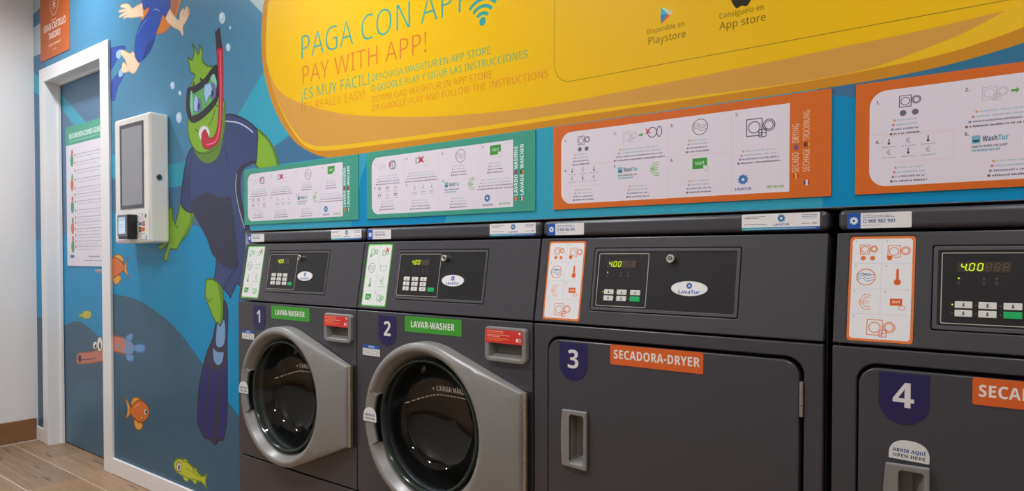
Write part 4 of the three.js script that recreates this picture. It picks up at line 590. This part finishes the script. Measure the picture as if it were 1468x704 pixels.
function machineShell(m, dry) {
  const W = WIDTH;
  part('cabinet', join(boxAt(0.003, 0.006, 0.02, 1.14, -0.72, -0.05), boxAt(W - 0.006, W - 0.003, 0.02, 1.14, -0.72, -0.05), boxAt(0.003, W - 0.003, 1.137, 1.14, -0.72, -0.07), boxAt(0.003, W - 0.003, 0.02, 1.14, -0.723, -0.72), boxAt(0.003, W - 0.003, 0.02, 0.024, -0.72, -0.05)), M.body, m);
  part('plinth', boxAt(0.01, W - 0.01, 0, 0.06, -0.7, -0.03), M.dark, m);
  part('lower_panel', rboxAt(0.001, W - 0.001, 0.062, dry ? 0.222 : 0.3335, -0.05, 0, 0.004, 3), M.body, m);
  // tilted control panel with pockets for the fascia and the sticker
  const s = rshape(0.001, 0.0035, W - 0.001, 0.2205, 0.003), st = dry ? [0.0245, 0.0095, 0.1365, 0.213] : [0.0165, 0.0115, 0.1335, 0.214];
  s.holes.push(rhole(0.1635, 0.0385, 0.5265, 0.1935, 0.004), rhole(st[0], st[1], st[2], st[3], 0.006));
  part('control_panel', slab(s, 0.02, 0, 0.0025, 6), M.body, m, onSlope(0, 0), -TILT);
  slopePart('panel_backing', boxAt(0.01, W - 0.01, 0.006, 0.218, -0.03, -0.0205), M.dark, m, 0, 0, 0);
  // top cover strip
  part('top_cover', rboxAt(0.002, W - 0.002, 1.1505, 1.1905, -0.22, -0.0375, 0.011, 4), M.body, m);
  part('phone_sticker', plate(0, 0, 0.11, 0.03, 0.0015, 0.0006, 0.0008), print.phone, m, [dry ? 0.0185 : 0.0125, 1.1535, -0.0375]);
  part('company_sticker', plate(0, 0, 0.157, 0.034, 0.0015, 0.0006, 0.0008), print.brand, m, [0.5245, 1.1545, -0.0375]);
  slopePart('instruction_sticker', plate(0, 0, st[2] - st[0] - 0.001, st[3] - st[1] - 0.001, 0.006, 0.004, 0), dry ? print.stickerDry : print.stickerWash, m, st[0] + 0.0005, st[1] + 0.0005, -0.0012);
  // fascia: raised frame, black plate, keypad, display
  const fr = rshape(0.165, 0.040, 0.525, 0.192, 0.004); fr.holes.push(rhole(0.1725, 0.0475, 0.5175, 0.1845, 0.002));
  const frame = slopePart('fascia_frame', slab(fr, 0.008, 0, 0.0012), M.bodyFrame, m, 0, 0, 0.0008);
  const f = slopePart('fascia', boxAt(0.1720, 0.518, 0.047, 0.185, -0.006, -0.0015), M.black, m, 0, 0, 0);
  const kx = dry ? [0.1775, 0.311] : [0.1735, 0.347];
  const kb = rshape(kx[0], 0.0515, kx[1], 0.1805, 0.003); kb.holes.push(rhole(kx[0] + 0.0014, 0.0529, kx[1] - 0.0014, 0.1791, 0.002));
  part('keypad_border', slab(kb, 0.0008, 0), M.rimLine, f, [0, 0, -0.0008]);
  const key = rbox(0.0262, 0.0122, 0.0024, 0.001, 1), top = -0.0008;
  const cols = dry ? [0.212, 0.2468, 0.2823] : [0.2133, 0.249, 0.2845], rows = dry ? [0.0862, 0.071] : [0.1037, 0.0887, 0.0737];
  rows.forEach((v, r) => cols.forEach((x, c) => {
    const go = dry && r === 1 && c === 2;
    part(go ? 'start_key' : 'key', key, go ? M.keyGreen : print.keyFace, f, [x, v, top]);
    part('key_light', new THREE.CylinderGeometry(0.0014, 0.0014, 0.0008, 10).rotateX(Math.PI / 2), dry && r === 0 && c === 0 ? led : ledOff, f, [x - 0.0168, v, -0.0012]);
  }));
  if (!dry) { part('start_key', key, M.keyGreen, f, [0.319, 0.0727, top]); part('key_light', new THREE.CylinderGeometry(0.0014, 0.0014, 0.0008, 10).rotateX(Math.PI / 2), ledOff, f, [0.3022, 0.0727, -0.0012]); }
  (dry ? [0.204, 0.241, 0.259] : [0.193, 0.24, 0.258, 0.276, 0.294]).forEach((x, i) => {
    part('indicator_light', new THREE.CylinderGeometry(0.0017, 0.0017, 0.0008, 10).rotateX(Math.PI / 2), dry && i === 0 ? led : ledOff, f, [x, dry ? 0.1338 : 0.134, -0.0012]);
    part('indicator_symbol', join(boxAt(-0.0028, 0.0028, -0.0005, 0.0005, 0, 0.0003), boxAt(-0.0005, 0.0005, -0.0028, 0.0028, 0, 0.0003), boxAt(-0.0028, 0.0028, -0.0038, -0.003, 0, 0.0003)), ledOff, f, [x, 0.1268, -0.0014]);
  });
  const dx = dry ? 0.2015 : 0.224;
  const d = slopePart('display', boxAt(0, 0.0785, 0, 0.0195, -0.0004, 0.0004), plain('#3b302a', 0.25), m, dx, 0.1447, -0.001);
  ['4', '0', '0', '8', '8', '8'].forEach((n, i) => part(i < 3 ? 'lit_digit' : 'unlit_digit', DIGITS[n], i < 3 ? glow : unlit, d, [0.0095 + i * 0.0122, 0.0097, i < 3 ? 0.0006 : 0.0002]));
  const l = slopePart('lock', join(new THREE.CylinderGeometry(0.0098, 0.0108, 0.012, 28).rotateX(Math.PI / 2).translate(0, 0, 0.005), new THREE.TorusGeometry(0.0072, 0.0018, 8, 24).translate(0, 0, 0.011)), M.silver, m, 0.3685, 0.1665, -0.001);
  part('key_slot', new THREE.CylinderGeometry(0.0042, 0.0042, 0.001, 20).rotateX(Math.PI / 2), M.dark, l, [0, 0, 0.0113]);
  part('slot_pin', new THREE.CylinderGeometry(0.002, 0.002, 0.001, 14).rotateX(Math.PI / 2), M.silver, l, [0, 0, 0.0118]);
  slopePart('company_emblem', ovalGeometry, print.oval, m, dry ? 0.4145 : 0.403, dry ? 0.100 : 0.102, -0.0015);
}
// the washer's door: a ring that runs out into a hinge plate on the right
const CX = 0.338, CY = 0.604, RO = 0.2465, HX = 0.681, HY0 = 0.480, HY1 = 0.743;
function doorGeometry() {
  // outline: the hull of the ring and the hinge edge, as a radius for each angle
  const hull = (a) => {
    const dx = Math.cos(a), dy = Math.sin(a); let r = RO;
    const tangent = (px, py, side) => { const qx = px - CX, qy = py - CY, d = Math.hypot(qx, qy), b = Math.atan2(qy, qx) + side * Math.acos(RO / d); return [RO * Math.cos(b), RO * Math.sin(b), qx, qy]; };
    for (const [x0, y0, x1, y1] of [tangent(HX, HY1, 1), tangent(HX, HY0, -1), [HX - CX, HY0 - CY, HX - CX, HY1 - CY]]) {
      const ex = x1 - x0, ey = y1 - y0, den = dx * ey - dy * ex; if (Math.abs(den) < 1e-9) continue;
      const t = (x0 * ey - y0 * ex) / den, u = (x0 * dy - y0 * dx) / den; if (t > r && u >= -1e-6 && u <= 1 + 1e-6) r = t;
    }
    return r;
  };
  const angles = new Set(), cut = 0.37, e = 0.012; for (let i = 0; i < 180; i++) angles.add(i * Math.PI / 90 - Math.PI);
  for (const b of [Math.PI - cut, Math.PI - cut + e, -Math.PI + cut, -Math.PI + cut - e, Math.atan2(HY1 - CY, HX - CX), Math.atan2(HY0 - CY, HX - CX)]) angles.add(b);
  const list = [...angles].sort((a, b) => a - b), pos = [], idx = []; let rows = 0;
  for (const a of list) {
    const R = hull(a), inCut = Math.PI - Math.abs(a) < cut - e / 2, stretch = (R - RO) / (HX - CX - RO), zo = 0.050 - 0.024 * Math.min(1, Math.max(0, stretch) / 1.3);   // height of the front at the outline
    const b = 0.010;
    const prof = [[R - 0.004, 0.002], [R, 0.006], [R, zo - b], [R - b * 0.3, zo - b * 0.3], [R - b, zo]];
    if (R > RO + 0.03) prof.push([(R + 0.262) / 2, (zo + 0.0475) / 2], [0.2615, 0.0478]); else prof.push([R - b - 0.0005, zo + 0.0002], [R - b - 0.001, zo + 0.0004]);
    if (inCut) prof.push([0.232, 0.0505], [0.206, 0.0485], [0.2025, 0.046], [0.2035, 0.037], [0.227, 0.035]);
    else prof.push([0.234, 0.053], [0.226, 0.053], [0.2185, 0.0495], [0.2045, 0.018], [0.1975, 0.004]);
    rows = prof.length;
    for (const [r, z] of prof) pos.push(CX + r * Math.cos(a), CY + r * Math.sin(a), z);
  }
  const n = list.length;
  for (let i = 0; i < n; i++) for (let j = 0; j < rows - 1; j++) { const a = i * rows + j, b = ((i + 1) % n) * rows + j; idx.push(a, b, a + 1, b, b + 1, a + 1); }
  const g = new THREE.BufferGeometry(); g.setAttribute('position', new THREE.Float32BufferAttribute(pos, 3)); g.setIndex(idx); g.computeVertexNormals();
  g.setAttribute('uv', new THREE.Float32BufferAttribute(new Float32Array(pos.length / 3 * 2), 2)); return g;
}
const lathe = (pts, seg = 64) => new THREE.LatheGeometry(pts.map(([r, z]) => new THREE.Vector2(r, z)), seg).rotateX(Math.PI / 2);
const BOWL = [[0.188, 0.022], [0.180, 0.004], [0.168, -0.03], [0.150, -0.058], [0.120, -0.078], [0.08, -0.09], [0.04, -0.095], [0.0001, -0.097]];
const bowlZ = (r) => { for (let i = 1; i < BOWL.length; i++) if (r >= BOWL[i][0]) { const [a, b] = [BOWL[i - 1], BOWL[i]], t = (r - b[0]) / (a[0] - b[0]); return b[1] + (a[1] - b[1]) * t; } return BOWL.at(-1)[1]; };
function washer(x, number, label, name) {
  const m = thing('washing_machine', label, 'washing machine', [x, 0, 0.05], 'washing machines');
  machineShell(m, false);
  const s = rshape(0.001, 0.3385, WIDTH - 0.001, 0.9255, 0.004); const hole = new THREE.Path(); hole.absarc(CX, CY, 0.192, 0, Math.PI * 2, true); s.holes.push(hole, rhole(0.560, 0.824, 0.672, 0.872, 0.006));
  part('front_panel', slab(s, 0.02, 0, 0.003, 40), M.body, m);
  part('number_badge', shieldGeometry, print.badge(number), m, [0.145, 0.8675, 0]);
  part('name_label', nameGeometry, print.name('LAVAR-WASHER', '#3f9e2f'), m, [0.2235, 0.8715, 0]);
  part('notice_sticker', plate(0, 0, 0.081, 0.034, 0.001, 0.0006, 0.0008), print.notice, m, [0.030, 0.7835, 0]);
  // detergent drawer: frame, sloped finger pocket, red label
  const df = rshape(0.546, 0.8155, 0.6855, 0.909, [0.012, 0.012, 0.016, 0.016]); df.holes.push(rhole(0.562, 0.827, 0.671, 0.869, 0.005));
  const dr = part('detergent_drawer', slab(df, 0.016, 0.013, 0.003), M.grey, m);
  const pk = new THREE.BufferGeometry(), A = [0.562, 0.827, 0.010], B = [0.671, 0.827, 0.010], D1 = [0.660, 0.869, -0.030], D0 = [0.573, 0.869, -0.030], E1 = [0.671, 0.869, 0.010], E0 = [0.562, 0.869, 0.010], F1 = [0.662, 0.838, -0.012], F0 = [0.571, 0.838, -0.012];
  pk.setAttribute('position', new THREE.Float32BufferAttribute([...A, ...B, ...F1, ...A, ...F1, ...F0, ...F0, ...F1, ...D1, ...F0, ...D1, ...D0, ...A, ...F0, ...E0, ...F0, ...D0, ...E0, ...B, ...E1, ...F1, ...F1, ...E1, ...D1, ...E0, ...D0, ...E1, ...D0, ...D1, ...E1], 3)); pk.setAttribute('uv', new THREE.Float32BufferAttribute(new Float32Array(60), 2)); pk.computeVertexNormals();
  part('finger_pocket', pk, M.grey, dr);
  part('drawer_label', plate(0, 0, 0.125, 0.0355, 0.002, 0.0006, 0.0008), print.red, dr, [0.5495, 0.8665, 0.013]);
  // door
  const door = part('door', doorGeometry(), M.grey, m);
  part('hinge', join(...Array.from({ length: 13 }, (_, i) => new THREE.CylinderGeometry(0.0042, 0.0042, (HY1 - HY0) / 13 - 0.0012, 12).translate(HX + 0.0035, HY0 + (i + 0.5) * (HY1 - HY0) / 13, 0.0165)), boxAt(HX - 0.001, HX + 0.002, HY0, HY1, 0.001, 0.020)), M.brass, door);
  part('hinge_plate', boxAt(HX - 0.006, HX + 0.0155, HY0 - 0.002, HY1 + 0.002, 0.0005, 0.003), M.dark, door);
  part('glass_rim', lathe([[0.1965, 0.004], [0.1965, 0.027], [0.193, 0.031], [0.188, 0.030], [0.1865, 0.022]]).translate(CX, CY, 0), M.glassEdge, door);
  part('handle_pocket', new THREE.LatheGeometry([[0.228, 0.036], [0.228, 0.006], [0.1975, 0.005]].map(([r, z]) => new THREE.Vector2(r, z)), 24, Math.PI * 1.5 - 0.372, 0.744).rotateX(Math.PI / 2).translate(CX, CY, 0), M.dark, door);
  const gl = part('glass', lathe(BOWL).translate(CX, CY, 0), M.glass, m);
  // load line printed on the bowl
  const nx = 40, ny = 10, pos = [], uv = [], idx = [];
  for (let j = 0; j <= ny; j++) for (let i = 0; i <= nx; i++) { const px = -0.17 + 0.34 * i / nx, py = 0.01 + 0.12 * j / ny, r = Math.min(0.186, Math.hypot(px, py)), k = r / Math.hypot(px, py); pos.push(CX + px * k, CY + py * k, bowlZ(r) + 0.0015); uv.push(i / nx, j / ny); }
  for (let j = 0; j < ny; j++) for (let i = 0; i < nx; i++) { const a = j * (nx + 1) + i; idx.push(a, a + 1, a + nx + 1, a + 1, a + nx + 2, a + nx + 1); }
  const lg = new THREE.BufferGeometry(); lg.setAttribute('position', new THREE.Float32BufferAttribute(pos, 3)); lg.setAttribute('uv', new THREE.Float32BufferAttribute(uv, 2)); lg.setIndex(idx); lg.computeVertexNormals();
  part('load_line', lg, print.line, gl);
  const sticker = part('open_sticker', archGeometry, print.open, door, [CX - 0.2165, 0.592, 0.0505], 0, 0.06); sticker.scale.set(0.84, 1.2, 1);
  // gasket and drum behind the glass
  part('gasket', lathe([[0.196, 0.003], [0.190, -0.02], [0.205, -0.05], [0.200, -0.09], [0.215, -0.11]]).translate(CX, CY, 0), M.rubber, m);
  const drum = part('drum', lathe([[0.215, -0.112], [0.225, -0.118], [0.255, -0.120], [0.26, -0.13], [0.26, -0.46], [0.25, -0.475], [0.14, -0.48], [0.12, -0.465], [0.03, -0.46], [0.0001, -0.46]], 72).translate(CX, CY, 0), M.drum, m);
  for (let i = 0; i < 3; i++) { const a = 0.5 + i * Math.PI * 2 / 3; part('lifter', rbox(0.05, 0.05, 0.30, 0.02, 3), M.drum, drum, [CX + 0.245 * Math.cos(a), CY + 0.245 * Math.sin(a), -0.30], 0, 0, a); }
  return m;
}
function dryer(x, number, label, sticker) {
  const m = thing('tumble_dryer', label, 'tumble dryer', [x, 0, 0.05], 'tumble dryers');
  machineShell(m, true);
  const s = rshape(0.001, 0.2265, WIDTH - 0.001, 0.9255, 0.004); s.holes.push(rhole(0.0445, 0.275, 0.662, 0.8965, 0.036));
  part('front_panel', slab(s, 0.02, 0, 0.003, 10), M.body, m);
  part('door_recess', boxAt(0.03, 0.675, 0.26, 0.91, -0.06, -0.045), M.dark, m);
  const d = rshape(0.0485, 0.282, 0.654, 0.889, 0.033); d.holes.push(rhole(0.115, 0.583, 0.160, 0.7095, 0.006));
  const door = part('door', slab(d, 0.03, 0.004, 0.003, 10), M.body, m);
  const z0 = 0.0045;
  part('number_badge', shieldGeometry, print.badge(number), door, [0.1235, 0.837, z0 - 0.0004]);
  part('name_label', nameGeometry, print.name('SECADORA-DRYER', '#dd6325'), door, [0.2275, 0.8415, z0 - 0.0004]);
  part('hinge', join(...[0, 1, 2].map((i) => new THREE.CylinderGeometry(0.0042, 0.0042, 0.0226, 14).translate(0.658, 0.789 + i * 0.0235, 0.002)), boxAt(0.655, 0.661, 0.777, 0.848, -0.01, 0)), M.steel, m);
  // moulded handle: bowed plate around a sloping finger pocket
  const hs = new THREE.Shape(); hs.moveTo(0.0965, 0.577); hs.quadraticCurveTo(0.0885, 0.646, 0.0965, 0.717); hs.lineTo(0.163, 0.7185); hs.quadraticCurveTo(0.1665, 0.7185, 0.1665, 0.715); hs.lineTo(0.1665, 0.577); hs.quadraticCurveTo(0.1665, 0.574, 0.163, 0.574); hs.closePath();
  hs.holes.push(rhole(0.1175, 0.586, 0.158, 0.7065, 0.007));
  const h = part('handle', slab(hs, 0.010, 0.015, 0.0025, 12), M.grey, door);
  const pk = new THREE.BufferGeometry(), P = (x, y, z) => [x, y, z], a = P(0.1175, 0.586, 0.012), b = P(0.158, 0.586, 0.012), c = P(0.158, 0.7065, 0.012), e = P(0.1175, 0.7065, 0.012), a2 = P(0.1175, 0.602, -0.022), b2 = P(0.136, 0.602, -0.022), c2 = P(0.136, 0.695, -0.022), e2 = P(0.1175, 0.695, -0.022);
  const tri = [a, b, b2, a, b2, a2, b, c, c2, b, c2, b2, c, e, e2, c, e2, c2, e, a, a2, e, a2, e2, a2, b2, c2, a2, c2, e2].flat();
  pk.setAttribute('position', new THREE.Float32BufferAttribute(tri, 3)); pk.setAttribute('uv', new THREE.Float32BufferAttribute(new Float32Array(tri.length / 3 * 2), 2)); pk.computeVertexNormals();
  part('finger_pocket', pk, M.grey, h);
  if (sticker) { const o = part('open_sticker', archGeometry, print.open, door, [0.1325, 0.7245, z0], 0, 0, -0.03); o.scale.set(0.98, 1.02, 1); }
  return m;
}
washer(-2.407, '1', 'dark grey front-loading washer numbered one, beside the diver mural');
washer(-1.707, '2', 'dark grey front-loading washer numbered two, next to the dryer');
dryer(-1.0055, '3', 'dark grey tumble dryer numbered three with plain square door', false);
dryer(-0.2925, '4', 'dark grey tumble dryer numbered four with white sticker above handle', true);

// ---------------------------------------------------------------- ceiling lamps
for (const [i, [x, z, intensity]] of LAMPS.entries()) {
  const l = thing('ceiling_lamp', ['round white ceiling downlight above the door and kiosk', 'round white ceiling downlight above the washers', 'round white ceiling downlight above the dryers', 'round white ceiling downlight over the aisle, nearest the left wall', 'round white ceiling downlight over the aisle, middle of its row', 'round white ceiling downlight over the aisle, nearest the right wall'][i], 'lamp', [x, CEILING, z], 'ceiling downlights');
  part('trim_ring', lathe([[0.098, -0.001], [0.125, -0.001], [0.128, -0.008], [0.122, -0.014], [0.102, -0.016], [0.098, -0.010]], 40).rotateX(-Math.PI / 2).rotateX(Math.PI / 2).rotateX(-Math.PI / 2), M.white, l);
  part('diffuser', new THREE.CylinderGeometry(0.1, 0.1, 0.006, 40), plain('#ffffff', 0.6, 0, { emissive: LAMP_COLOR, emissiveIntensity: 4 }), l, [0, -0.006, 0]);
  const a = new THREE.SpotLight(LAMP_COLOR, intensity, 0, LAMP_ANGLE, 1, 2); a.name = 'lamp_light'; a.position.set(0, -0.022, 0); a.target.position.set(0, -1, 0); a.castShadow = true; a.shadow.radius = 4.5; l.add(a, a.target);
}
renderer.render(scene, camera);
